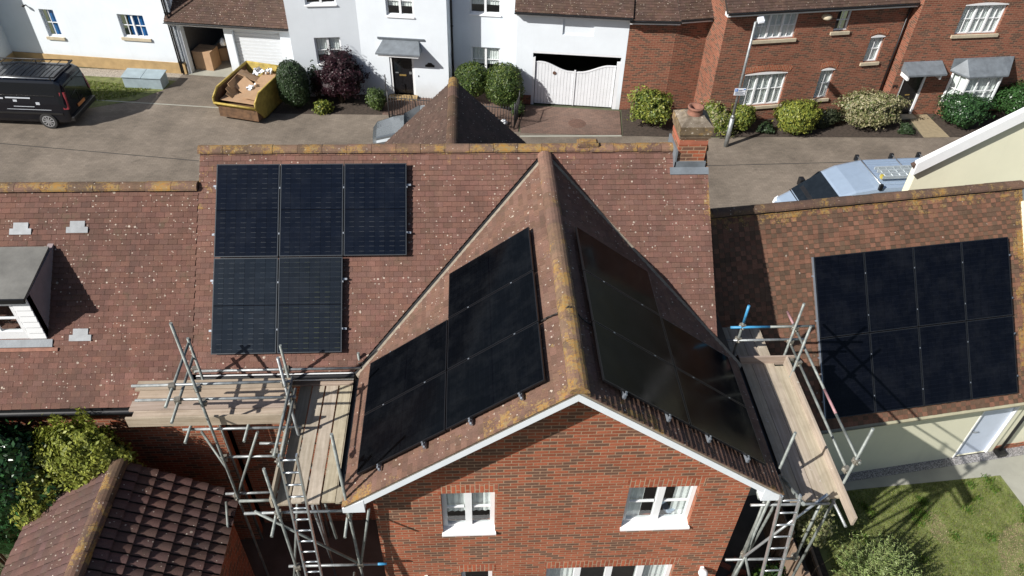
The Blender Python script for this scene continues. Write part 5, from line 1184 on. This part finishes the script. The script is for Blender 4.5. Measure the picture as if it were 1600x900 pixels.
# small grey car by the railings
ca = thing('grey_car', 'small grey car mostly hidden behind the rear roof wing', 'car', (2.85, 13.42, 0), R_(3))
m = M(); cs = lambda w, wt, zb, zt: sect(w, wt, .22, zb, zt, .1)
loft(m, [(-1.95, cs(.55, .5, .5, .58)), (-1.8, cs(.72, .66, .55, .72)), (-1.2, cs(.82, .72, .7, .88)), (-.75, cs(.83, .7, .78, .96)), (-.1, cs(.83, .6, .85, 1.38)), (.6, cs(.83, .6, .85, 1.44)), (1.3, cs(.82, .58, .85, 1.36)), (1.8, cs(.75, .6, .8, .95)), (1.95, cs(.65, .6, .6, .7))])
m.build('body', MT['car_grey'], ca, world=False, smooth=40)
m = M(); m.hexa([(-.74, -.66, .955), (-.12, -.56, 1.36), (-.12, .56, 1.36), (-.74, .66, .955), (-.76, -.66, .975), (-.14, -.56, 1.385), (-.14, .56, 1.385), (-.76, .66, .975)]); m.build('windscreen', MT['glass_dark'], ca, world=False)
for s in (-1, 1):
    m = M(); m.obox((-1.75, s * .5, .6), (.1, .03 * s, 0), (0, .13, 0), (.02, 0, .05)); m.build('headlight', MT['white_lens'], ca, world=False)
for x in (-1.2, 1.2): wheel(ca, x, -.75, .3, .09); wheel(ca, x, .75, .3, .09, side=1)

# grey cabinet in the gravel
cb = thing('storage_cabinet', 'low grey green storage cabinet on the verge beside the white house', 'cabinet', (-9.2, 18.35, 0), R_(-6))
m = M(); m.box(-.82, .82, -.32, .32, 0, .48); m.build('body', MT['grp'], cb, world=False, bevel=.01)
for s in (-1, 1): m = M(); m.hexa([(min(s * .01, s * .85), -.36, .482), (max(s * .01, s * .85), -.36, .482), (max(s * .01, s * .85), .36, .55), (min(s * .01, s * .85), .36, .55), (min(s * .01, s * .85), -.36, .505), (max(s * .01, s * .85), -.36, .505), (max(s * .01, s * .85), .36, .575), (min(s * .01, s * .85), .36, .575)]); m.build('lid', MT['grp'], cb, world=False)

# skip with its load
P4 = [Vector((-5.45, 15.45, 0)), Vector((-3.75, 14.85, 0)), Vector((-2.98, 17.35, 0)), Vector((-4.72, 17.95, 0))]
ax = ((P4[3] - P4[0]) + (P4[2] - P4[1])).normalized(); bx = Vector((ax.y, -ax.x, 0)); cS = sum(P4, Vector()) / 4
def sp(u, v, z): return cS + ax * u + bx * v + Vector((0, 0, z))      # u along the skip, v across
sk = thing('skip', 'yellow builders skip full of flattened cardboard in front of the garages', 'skip', tuple(cS))
m = M(); Lh, Wh, th = 1.38, .9, .04
prof = [(-Lh, .78), (-Lh + .0, .70), (-Lh + .55, .08), (Lh - .35, .08), (Lh, .95), (Lh, 1.25), (-Lh + .42, 1.25), (-Lh, .98)]
for v0, v1 in ((-Wh, -Wh + th), (Wh - th, Wh)): m.prism([sp(u, v0, z) for u, z in prof], bx * (v1 - v0))
m.hexa([sp(-Lh + .55, -Wh, .08), sp(-Lh + .55, Wh, .08), sp(Lh - .35, Wh, .08), sp(Lh - .35, -Wh, .08), sp(-Lh + .55, -Wh, .13), sp(-Lh + .55, Wh, .13), sp(Lh - .35, Wh, .13), sp(Lh - .35, -Wh, .13)])
m.hexa([sp(-Lh + .5, -Wh + th, .1), sp(-Lh + .5, Wh - th, .1), sp(-Lh + .55, Wh - th, .1), sp(-Lh + .55, -Wh + th, .1), sp(-Lh - .0, -Wh + th, .78), sp(-Lh - .0, Wh - th, .78), sp(-Lh + .05, Wh - th, .78), sp(-Lh + .05, -Wh + th, .78)])
m.hexa([sp(Lh - .35, -Wh + th, .1), sp(Lh - .35, Wh - th, .1), sp(Lh - .3, Wh - th, .1), sp(Lh - .3, -Wh + th, .1), sp(Lh - .05, -Wh + th, 1.25), sp(Lh - .05, Wh - th, 1.25), sp(Lh, Wh - th, 1.25), sp(Lh, -Wh + th, 1.25)])
m.build('body', MT['skip'], sk)
m = M()
for v in (-Wh, Wh):
    s = 1 if v > 0 else -1; m.tube(sp(-Lh + .42, v, 1.25), sp(Lh, v, 1.25), .04, 8); m.tube(sp(-Lh, v, .98), sp(-Lh + .42, v, 1.25), .04, 8); m.tube(sp(-Lh, v, .74), sp(-Lh, v, .98), .04, 8)
m.tube(sp(Lh, -Wh, 1.25), sp(Lh, Wh, 1.25), .04, 8); m.tube(sp(-Lh - .01, -Wh, .78), sp(-Lh - .01, Wh, .78), .045, 8)
m.build('rim', MT['skip'], sk)
m = M()
for k_ in range(4): v = -Wh + .3 + k_ * .4; m.hexa([sp(-Lh + .42, v - .06, .08), sp(-Lh + .42, v + .06, .08), sp(-Lh + .6, v + .06, .0), sp(-Lh + .6, v - .06, .0), sp(-Lh + .22, v - .06, .3), sp(-Lh + .22, v + .06, .3), sp(-Lh + .34, v + .06, .34), sp(-Lh + .34, v - .06, .34)])
m.build('rib', MT['skip'], sk)
m = M(); m.hexa([sp(-Lh + .1, -Wh + .05, .15), sp(-Lh + .1, Wh - .05, .15), sp(Lh - .3, Wh - .05, .15), sp(Lh - .3, -Wh + .05, .15), sp(-Lh + .12, -Wh + .05, .6), sp(-Lh + .12, Wh - .05, .6), sp(Lh - .1, Wh - .05, .7), sp(Lh - .1, -Wh + .05, .7)])
m.build('rubble', MT['skip_in'], sk)
for v in (-Wh + th + .003, ): m = M(); m.prism([sp(u, v, z) for u, z in [(-Lh + .05, .76), (-Lh + .4, .3), (Lh - .3, .3), (Lh - .02, 1.2), (-Lh + .42, 1.2), (-Lh + .04, .95)]], bx * .006); m.build('inner_side', MT['skip_in'], sk)
rc = random.Random(9)
def sheetc(u, v, z, lu, lv, rot, tx, ty, lab, mat='card'):
    t = thing('cardboard_sheet', lab, 'cardboard', tuple(sp(u, v, z)), 0, 'cardboard thrown into the skip')
    Rm = Matrix.Rotation(R_(rot), 3, 'Z') @ Matrix.Rotation(R_(tx), 3, ax) @ Matrix.Rotation(R_(ty), 3, bx)
    a_ = Rm @ (ax * lu); b_ = Rm @ (bx * lv); c_ = a_.cross(b_).normalized() * .012; m = M(); m.obox(sp(u, v, z), a_, b_, c_); m.build('sheet', MT[mat], t)
sheetc(.15, .42, .93, 1.05, .38, 2, 6, 3, 'large flat cardboard sheet along the right side of the skip')
sheetc(-.75, .0, .78, .38, .78, 3, 2, -3, 'flat cardboard sheet at the low front end of the skip')
sheetc(-.35, -.55, .92, .42, .26, 10, 55, 5, 'folded cardboard standing on edge at the left of the skip', 'card_in')
sheetc(-.05, -.62, 1.0, .5, .24, 4, 68, 0, 'upright brown carton flap against the left wall of the skip')
sheetc(.3, -.5, 1.0, .45, .25, -6, 50, 8, 'tilted carton panel behind the upright flap in the skip')
sheetc(.55, -.35, 1.08, .35, .42, 12, 25, -14, 'square carton panel tilted near the back of the skip')
sheetc(-.6, -.5, .85, .35, .22, 16, 42, 0, 'crumpled cardboard strip low at the left of the skip', 'card_in')
sheetc(-.1, -.2, .95, .3, .3, -12, 30, 30, 'small brown carton lid lying in the middle of the skip')
for (u, v, z, r, lab) in ((-.15, .12, .98, .16, 'crumpled clear plastic bag in the middle of the skip'), (.95, -.15, 1.12, .2, 'bright white plastic sheet at the back of the skip'), (1.1, .25, 1.12, .15, 'tangle of pale packaging at the back edge of the skip')):
    t = thing('plastic_wrapping', lab, 'packaging', tuple(sp(u, v, z)), 0, 'plastic wrapping in the skip'); m = M(); P0 = sp(u, v, z)
    for _ in range(26):
        q = P0 + Vector((rc.gauss(0, 1), rc.gauss(0, 1), rc.gauss(0, .5))) * r * .5; a_ = Vector((rc.gauss(0, 1), rc.gauss(0, 1), rc.gauss(0, 1))).normalized() * r * .5; b_ = a_.orthogonal().normalized() * r * .4
        m.face([q - a_, q - b_, q + a_, q + b_])
    m.build('wrapping', MT['plastic_bag'], t)
t = thing('white_bag', 'white bag lying by the railing beneath the right hand clipped shrub', 'bag', (5.95, 14.9, 0)); m = M(); m.lathe((5.95, 14.9, 0), [(.0, 0), (.14, .02), (.16, .12), (.07, .22), (.0, .24)], 9); m.build('bag', MT['plastic_bag'], t)

# ------------------------------------------------------------------ shrubs along the street
dg = [(.035, .06, .025), (.045, .075, .03), (.028, .05, .022)]; mg = [(.05, .085, .022), (.075, .12, .03), (.04, .065, .02)]; yg = [(.13, .17, .03), (.19, .22, .04), (.08, .12, .025), (.26, .27, .05)]
cr_ = [(.22, .22, .10), (.34, .31, .17), (.10, .13, .04), (.36, .33, .21)]; pu = [(.028, .009, .014), (.045, .013, .02), (.02, .008, .012)]
bush('clipped_shrub', 'tall clipped dark green shrub beside the yellow skip', 'shrub', (-2.55, 16.45, .95), (.62, .6, 1.02), 6500, .035, dg, .05, 'shrubs along the street', seed=1, shell=.12, core=.9, sq=2.6)
bush('purple_shrub', 'dark purple leaved shrub in front of the white house', 'shrub', (-.72, 16.75, 1.08), (1.0, .85, .88), 6500, .045, pu, .26, 'shrubs along the street', seed=2, core=.82)
bush('tufted_plant', 'small yellow green tufted plant at the foot of the purple shrub', 'plant', (-1.42, 15.95, .2), (.38, .3, .3), 900, .05, yg, .25, 'shrubs along the street', seed=3, core=.6)
bush('green_shrub', 'small mid green shrub at the left end of the railing', 'shrub', (.78, 16.15, .45), (.45, .42, .5), 1800, .035, [(.07, .11, .03), (.1, .14, .035), (.05, .08, .025)], .15, 'shrubs along the street', seed=4)
bush('climbing_plant', 'sparse dark climber against the white house behind the purple shrub', 'plant', (-1.75, 17.1, .7), (.35, .2, .8), 700, .045, dg, .3, 'shrubs along the street', seed=14, core=.4)
bush('clipped_shrub', 'clipped green shrub left of the pair before the recessed house', 'shrub', (4.75, 16.8, .95), (.72, .62, .82), 5200, .04, mg + [(.12, .16, .03)], .08, 'shrubs along the street', seed=5, shell=.15, core=.88)
bush('clipped_shrub', 'clipped green shrub right of the pair beside the white gateway', 'shrub', (6.02, 16.25, 1.0), (.72, .66, .95), 5800, .04, mg + [(.13, .17, .035)], .08, 'shrubs along the street', seed=6, shell=.15, core=.88, sq=2.5)
bush('green_shrub', 'little green shrub low at the gateway corner', 'shrub', (6.55, 15.6, .3), (.3, .28, .32), 900, .035, mg, .2, 'shrubs along the street', seed=15)
bush('golden_shrub', 'rounded yellow green shrub left of the chimney by the brick corner', 'shrub', (11.95, 14.75, .78), (.86, .72, .82), 5200, .05, yg, .26, 'shrubs along the street', seed=7)
bush('variegated_shrub', 'yellow flecked shrub behind the chimney and lamp post', 'shrub', (14.4, 14.3, .55), (.75, .55, .6), 3600, .045, yg + cr_, .3, 'shrubs along the street', seed=8)
bush('golden_shrub', 'yellow green shrub just right of the lamp post', 'shrub', (15.5, 14.35, .55), (.5, .5, .6), 2400, .045, yg, .15, 'shrubs along the street', seed=16)
bush('golden_shrub', 'bright yellow green round shrub below the brick house windows', 'shrub', (17.65, 14.25, .68), (.93, .75, .72), 5200, .045, [(.20, .23, .04), (.27, .28, .05), (.11, .15, .03)], .15, 'shrubs along the street', seed=9, core=.84)
bush('dark_shrub', 'small dull dark shrub between the golden and cream shrubs', 'shrub', (19.1, 14.75, .35), (.75, .5, .42), 2200, .04, [(.03, .04, .02), (.05, .06, .03)], .25, 'shrubs along the street', seed=10)
bush('variegated_shrub', 'wide cream and green variegated shrub by the brick house door', 'shrub', (20.95, 14.75, .78), (1.35, .8, .8), 8500, .05, cr_, .24, 'shrubs along the street', seed=11)
bush('green_shrub', 'dark green rounded shrub right of the sandy path', 'shrub', (24.85, 14.7, .68), (1.0, .75, .72), 5200, .05, [(.03, .075, .025), (.045, .10, .035), (.02, .05, .02)], .24, 'shrubs along the street', mat='leaf_gloss', seed=12)
bush('green_hedge', 'dark green hedge under the bay window at the right edge', 'hedge', (28.2, 15.3, .75), (2.0, .9, .85), 8000, .05, [(.035, .09, .025), (.05, .12, .035), (.03, .06, .02)], .1, 'shrubs along the street', mat='leaf_gloss', seed=13)
for i_, x_ in enumerate((13.3, 16.5, 22.3)): bush('low_plant', ['low dark plant in the bed under the brick corner', 'low dark plant between the lamp post and golden shrub', 'low dark plant at the left edge of the sandy path'][i_], 'plant', (x_, 14.3 - .1 * i_, .15), (.35, .3, .22), 600, .04, dg, .3, 'shrubs along the street', seed=30 + i_)
# back garden planting
bush('yellow_shrub', 'tall yellow green shrub between the outbuilding and the cottage eave', 'shrub', (-2.3, -3.92, 3.45), (.78, .40, 1.6), 14000, .04, [(.22, .25, .04), (.30, .32, .06), (.15, .18, .03)], .18, seed=17, core=.8)
bush('yellow_shrub', 'lower yellow green shrub spilling over the left verge of the outbuilding', 'shrub', (-3.25, -4.1, 2.35), (.62, .5, 1.65), 10000, .04, [(.22, .25, .04), (.30, .32, .06), (.15, .18, .03)], .2, seed=18, core=.8)
bush('laurel_hedge', 'glossy dark green laurel hedge against the cottage on the left', 'hedge', (-5.0, -3.98, 3.2), (1.85, .58, 1.95), 24000, .055, [(.02, .065, .02), (.03, .09, .028), (.015, .04, .015)], .14, mat='leaf_gloss', seed=19, core=.84, sq=2.8)
def feathery(name, lab, c, r, h, n, cols, seed):
    rn = random.Random(seed); t = thing(name, lab, 'shrub', (c[0], c[1], 0)); m = M(); st_ = M()
    for _ in range(n):
        a = rn.uniform(0, 6.28); q = rn.random() ** .6; tip = Vector((c[0] + cos(a) * r * q, c[1] + sin(a) * r * q, h * rn.uniform(.65, 1.1) * (1 - .35 * q))); b0 = Vector((c[0] + cos(a) * .1, c[1] + sin(a) * .1, .1))
        st_.tube(b0, tip, .006, 4, .002, caps=False); k_ = 26
        for s in range(k_):
            f = .3 + .7 * s / k_; p = b0.lerp(tip, f); p.z += .1 * sin(f * 3); b_ = rn.uniform(0, 6.28); l_ = .085 * (1.25 - f) + .025; d = Vector((cos(b_), sin(b_), rn.uniform(.2, .9))).normalized() * l_; w_ = d.orthogonal().normalized() * .008
            col = rn.choice(cols); k2 = rn.uniform(.8, 1.25); m.face([p - w_, p + w_, p + d + w_ * .3, p + d - w_ * .3], (col[0] * k2, col[1] * k2, col[2] * k2, 0))
    m.build('foliage', MT['leaf'], t); st_.build('stem', MT['bark'], t)
feathery('feathery_shrub', 'feathery pale green shrub at the bottom right beneath the scaffold', (12.75, -5.15, 0), .95, 1.55, 240, [(.21, .28, .09), (.30, .36, .14), (.14, .20, .06)], 21)
bush('variegated_shrub', 'pale leaved shrub under the end of the right scaffold', 'shrub', (11.75, -4.0, .85), (.42, .5, .8), 2200, .05, [(.20, .21, .09), (.12, .14, .05), (.28, .27, .14)], .25, seed=22, core=.55)
bush('green_shrub', 'dark leafy shrub on the ground below the right ladder', 'shrub', (10.6, -5.1, .35), (.6, .5, .45), 2200, .05, [(.05, .11, .025), (.03, .07, .02), (.09, .15, .03)], .25, seed=23, core=.6)

for o_ in list(C.objects):
    if o_.parent is None and o_.get('label', '').startswith(('feathery pale green', 'pale leaved shrub')): o_.location.z += GZ
# timber edging, bricks and boards on the ground under the right scaffold
t = thing('timber_edging', 'weathered timber edging between the border and the lawn', 'edging', (12.35, -4.2, 0)); m = M(); m.obox((11.93, -4.5, .22), (.03, 1.7, 0), (.03, 0, 0), (0, 0, .2)); m.build('board', MT['timber'], t)
t = thing('timber_fence', 'low brown timber fence panel under the right scaffold', 'fence', (11.1, -3.6, 0)); m = M()
for k_ in range(9): m.box(11.15, 11.18, -5.2 + k_ * .21, -5.2 + k_ * .21 + .19, .05, 1.35, (1, 1, 1, 0))
m.build('fence_panel', MT['timber'], t)
for k_ in range(3): m = M(); m.box(11.12, 11.22, -5.3 + k_ * .95, -5.2 + k_ * .95, 0, 1.45); m.build('post', MT['timber'], t)
rb = random.Random(4)
br = None
for k_ in range(16):
    lab = 'loose red brick lying on the ground under the right scaffold'
    P = (9.9 + rb.uniform(-.45, .55), -4.6 + rb.uniform(-.5, .6), .0 + (.066 if k_ % 4 == 0 else 0))
    if br is None:
        br = thing('loose_brick', lab, 'brick', P, rb.uniform(0, 3), 'loose bricks under the right scaffold'); m = M(); m.box(-.108, .108, -.05, .05, .0, .065); m.build('brick', plain('loose_brick', (.36, .12, .07), .9, var=.2), br, world=False, bevel=.004)
    else:
        c_ = copy_tree(br); c_.location = P; c_.rotation_euler = (0, 0, rb.uniform(0, 3))

# ================================================================== scaffolds
def board(m, P, L_, W_, T, rnd_, tint=None):
    t = rnd_.uniform(.82, 1.12) if tint is None else tint; m.obox(P, L_, W_, T, (t, t * rnd_.uniform(.96, 1.02), t * rnd_.uniform(.92, 1.02), 0))
class Scaf:
    def __init__(s, lab, loc): s.t = thing('scaffold', lab, 'scaffold', loc); s.r = random.Random(3)
    def tube(s, name, a, b, mat='galv', r=.0242, col=None):
        m = M(); m.tube(a, b, r, 10); s_ = m.build(name, MT[mat], s.t)
        e = M(); a, b = Vector(a), Vector(b); d = (b - a).normalized()
        return s_
    def boardp(s, c, half, ax_, tint=None, zt=.02, mat=None, up=False):
        m = M(); c = Vector(c); t = s.r.uniform(.85, 1.12) if tint is None else tint; col = (t, t * s.r.uniform(.96, 1.02), t * s.r.uniform(.92, 1.02), 0)
        w = .105
        h = (half, w if not up else .019, .019 if not up else .11) if ax_ == 'x' else (w if not up else .019, half, .019 if not up else .11)
        m.obox(c, (h[0], 0, s.r.uniform(-.004, .004)), (0, h[1], 0), (0, 0, h[2]), col)
        m.build('toe_board' if up else 'board', MT['board_' + ax_], s.t)
    def coupler(s, P, a=0):
        m = M(); P = Vector(P); m.obox(P, (.045, .01, 0), (-.01, .045, 0), (0, 0, .05)); m.tube(P + Vector((-.07, 0, .02)), P + Vector((.07, 0, .02)), .014, 6); m.tube(P + Vector((0, -.075, -.02)), P + Vector((0, .075, -.02)), .014, 6); m.build('coupler', MT['coupler'], s.t)
L = Scaf('tubular scaffold with bare timber boards in the corner left of the gable', (1, -4, 0)); V3 = Vector
# platform 1 along the main wall
for k_, (y, x0, x1) in enumerate(((-3.41, -1.22, 1.42), (-3.635, -1.12, 1.42), (-3.86, -1.18, 1.42), (-4.085, -1.08, 1.42))): L.boardp(((x0 + x1) / 2, y, 5.34), (x1 - x0) / 2, 'x')
L.boardp((.17, -4.24, 5.40), 1.27, 'x', up=True)
L.boardp((1.95, -3.06, 4.985), .62, 'x')
# platform 2 beside the wing
for k_, (x, y0, y1) in enumerate(((1.60, -5.63, -3.19), (1.83, -5.60, -3.19), (2.07, -5.62, -3.19), (2.31, -5.60, -3.19), (2.53, -5.62, -3.19))): L.boardp((x, (y0 + y1) / 2, 4.98), (y1 - y0) / 2, 'y', tint=.75 if k_ == 0 else None)  # first board tinted darker: the toe board's shade put into its colour
L.boardp((1.45, -4.6, 5.06), 1.05, 'y', up=True)
# standards
for (x, y, z0, z1, mt_) in ((.28, -4.36, 0, 7.77, 'galv_dull'), (1.64, -4.29, 0, 6.93, 'galv'), (2.66, -5.82, 0, 7.0, 'galv_dull'), (1.58, -5.8, 0, 6.2, 'galv_dull'), (2.58, -2.98, 0, 5.62, 'galv_dull'), (1.36, -3.28, 0, 6.16, 'galv_dull'), (-.12, -3.29, 0, 6.38, 'galv_dull')): L.tube('standard', (x, y, z0), (x, y, z1), mt_)
# guard rails
L.tube('guard_rail', (-0.759, -4.238, 6.286), (1.723, -4.238, 6.325)); L.tube('guard_rail', (-0.808, -4.238, 5.939), (1.743, -4.238, 5.939))
L.tube('guard_rail', (-0.131, -3.214, 6.277), (-0.112, -4.682, 6.277), 'galv_dull'); L.tube('guard_rail', (-0.151, -3.214, 5.919), (-0.112, -4.701, 5.919), 'galv_dull')
L.tube('guard_rail', (1.714, -4.093, 6.257), (1.704, -5.638, 6.257), 'galv_dull'); L.tube('guard_rail', (1.694, -4.016, 5.89), (1.694, -5.542, 5.89), 'galv_dull')
# ledgers, transoms, braces
L.tube('ledger', (-0.228, -4.286, 5.224), (1.723, -4.286, 5.224)); L.tube('ledger', (-.3, -3.0 - .12, 5.38), (2.62, -3.12, 5.38), 'galv'); L.tube('ledger', (0.352, -4.286, 4.441), (1.607, -4.286, 4.422)); L.tube('ledger', (0.883, -4.141, 4.606), (1.559, -4.141, 4.586))
L.tube('ledger', (0.042, -4.286, 3.311), (1.076, -4.286, 3.33)); L.tube('ledger', (0.062, -4.402, 3.234), (0.158, -4.866, 3.041), 'galv_dull')
L.tube('ledger', (1.02, -5.72, 5.02 - .1), (2.70, -5.72, 4.92), 'galv'); L.tube('ledger', (.9, -5.5, 4.93), (1.6, -5.5, 4.93), 'galv_dull')
L.tube('ledger', (1.45, -5.78, 3.36), (2.95, -5.78, 3.34), 'galv'); L.tube('ledger', (2.9, -5.78, 3.34), (3.1, -5.78, 3.34), 'tube_blue')
L.tube('transom', (-.1, -3.3, 5.27), (-.1, -4.6, 5.27), 'galv_dull'); L.tube('transom', (.85, -3.3, 5.27), (.85, -4.6, 5.27), 'galv_dull'); L.tube('transom', (2.62, -3.0, 4.86), (2.62, -6.15, 4.86), 'galv_dull'); L.tube('transom', (1.5, -3.2, 4.86), (1.5, -6.1, 4.86), 'galv_dull')
L.tube('brace', (0.255, -4.334, 3.282), (0.979, -4.286, 5.118), 'galv_dull'); L.tube('brace', (-0.325, -3.61, 4.296), (0.255, -4.286, 4.007), 'galv_dull'); L.tube('brace', (1.2, -5.74, 5.0), (2.62, -5.8, 3.45), 'galv_dull'); L.tube('brace', (2.95, -5.7, 4.9), (2.68, -5.8, 3.45), 'galv_dull'); L.tube('brace', (2.05, -5.6, 4.9), (1.9, -5.0, 2.2), 'galv'); L.tube('brace', (2.1, -5.2, 4.85), (2.3, -5.6, 3.9), 'galv_dull'); L.tube('brace', (1.221, -3.9, 5.069), (1.607, -4.334, 3.62), 'galv_dull'); L.tube('brace', (1.5, -3.3, 4.8), (1.3, -5.5, 2.2), 'galv_dull')
for P in ((0.284, -4.315, 5.939), (0.284, -4.315, 6.296), (1.636, -4.257, 5.939), (1.636, -4.257, 6.306), (1.665, -4.286, 5.794), (0.284, -4.315, 4.441), (1.607, -4.286, 4.441), (0.255, -4.334, 3.292), (-0.131, -4.257, 5.939), (-0.131, -4.257, 6.277), (2.65, -5.78, 4.93), (1.56, -5.76, 4.95), (2.66, -5.8, 3.4), (1.6, -5.8, 3.36), (2.6, -3.0, 5.38), (-0.3, -3.08, 5.38), (1.704, -5.542, 6.228), (1.685, -5.445, 5.861), (1.3, -3.12, 5.38)): L.coupler(P)
ldr = thing('access_ladder', 'aluminium access ladder leaning on the left scaffold', 'ladder', (2.0, -6.32, 3.02))
def ladder(t, bot, top, w, n):
    bot, top = Vector(bot), Vector(top); X = Vector((w / 2, 0, 0))
    for s in (-1, 1): m = M(); d = (top - bot); m.obox((bot + top) / 2 + X * s, d / 2, (.012, 0, 0), d.cross(Vector((1, 0, 0))).normalized() * .032); m.build('stile', MT['alu'], t)
    for i in range(n): f = (i + .6) / n; p = bot.lerp(top, f); m = M(); m.tube(p - X, p + X, .016, 8); m.build('rung', MT['alu'], t)
ladder(ldr, (2.01, -6.32, 3.02), (2.0, -5.86, 6.6), .245, 14)
for k_ in range(3): L.boardp((2.0, -6.05 - k_ * .22, 2.98), .75, 'x')
L.tube('transom', (1.5, -5.7, 2.93), (1.5, -6.7, 2.93), 'galv_dull'); L.tube('transom', (2.5, -5.7, 2.93), (2.5, -6.7, 2.93), 'galv_dull')
R = Scaf('tubular scaffold with timber boards along the right eave of the gable', (10, -4, 0))
for k_, (x, y0, y1) in enumerate(((9.66, -5.68, -1.68), (9.88, -5.72, -1.66), (10.10, -5.70, -1.64), (10.32, -5.68, -1.66), (10.52, -5.66, -2.75))): R.boardp((x, (y0 + y1) / 2, 4.78), (y1 - y0) / 2, 'y')
R.boardp((10.64, -4.4, 4.87), 1.75, 'y', up=True); R.boardp((10.22, -2.66, 4.87), .58, 'x', up=True)
for (x, y, z1, mt_) in ((9.68, -2.47, 6.14, 'galv_dull'), (10.65, -2.56, 6.26, 'galv_dull'), (10.64, -3.04, 6.16, 'galv_dull'), (10.68, -5.5, 6.4, 'galv_dull'), (9.56, -5.40, 6.22, 'galv_dull'), (9.3, -5.85, 5.1, 'galv_dull')): R.tube('standard', (x, y, 0 if y < -2.7 or x > 10 else 4.3), (x, y, z1), mt_)
R.tube('standard', (9.68, -2.475, 5.72), (9.68, -2.475, 6.15), 'tube_blue', r=.0252)
yb_ = -2.50
R.tube('guard_rail', (9.45, yb_, 5.62), (10.2, yb_, 5.62), 'tube_blue'); R.tube('guard_rail', (10.2, yb_, 5.62), (11.05, yb_, 5.62), 'galv_dull'); R.tube('guard_rail', (9.43, yb_, 5.27), (10.95, yb_, 5.27))
R.tube('guard_rail', (10.72, -2.0, 5.52), (10.72, -2.35, 5.53), 'tube_pink'); R.tube('guard_rail', (10.72, -2.35, 5.53), (10.72, -4.0, 5.56), 'galv_dull'); R.tube('guard_rail', (10.72, -4.0, 5.56), (10.72, -4.55, 5.57), 'tube_pink'); R.tube('guard_rail', (10.72, -4.55, 5.57), (10.72, -5.57, 5.6), 'galv_dull')
R.tube('guard_rail', (10.7, -2.47, 5.18), (10.7, -5.4, 5.20), 'galv_dull')
R.tube('ledger', (9.05, -5.82, 5.0 - .1), (10.35, -5.82, 4.88)); R.tube('ledger', (8.92, -5.95, 3.42), (10.2, -5.95, 3.38)); R.tube('ledger', (9.35, -2.6, 4.68), (10.9, -2.6, 4.68), 'galv_dull'); R.tube('ledger', (9.3, -5.6, 4.72), (9.6, -2.0, 4.72), 'galv_dull')
R.tube('transom', (10.5, -5.2, 4.7), (10.55, -6.15, 4.72)); R.tube('transom', (9.75, -5.3, 4.86), (9.62, -6.2, 5.5), 'galv_dull', r=.03)
R.tube('brace', (9.2, -6.0, 3.6), (10.3, -5.75, 5.05), 'alu'); R.tube('brace', (9.25, -5.9, 3.45), (9.3, -5.75, 4.9), 'galv_dull'); R.tube('brace', (9.25, -5.95, 3.5), (9.1, -6.05, 2.6), 'galv_dull'); R.tube('brace', (9.25, -5.95, 3.5), (9.55, -6.05, 2.6), 'galv_dull'); R.tube('brace', (10.15, -5.95, 3.45), (10.3, -5.7, 4.8), 'galv_dull')
R.tube('brace', (9.62, -5.6, 4.8), (9.9, -5.0, 1.0), 'galv_dull'); R.tube('brace', (10.7, -5.3, 4.7), (10.7, -3.2, 1.5), 'galv_dull')
for P in ((9.68, -2.47, 5.62), (9.68, -2.47, 5.27), (10.68, -2.53, 5.6), (10.68, -2.53, 5.24), (10.68, -3.04, 5.2), (10.69, -5.5, 5.58), (10.69, -5.4, 5.2), (9.25, -5.9, 3.5), (9.3, -5.84, 3.4), (10.15, -5.93, 3.42), (10.3, -5.75, 4.9), (9.58, -5.4, 4.95), (10.72, -2.7, 4.9)): R.coupler(P)
ldr = thing('access_ladder', 'aluminium access ladder leaning on the right scaffold', 'ladder', (9.45, -7.2, 0))
ladder(ldr, (9.47, -7.3, 0), (9.42, -6.12, 5.62), .3, 22)
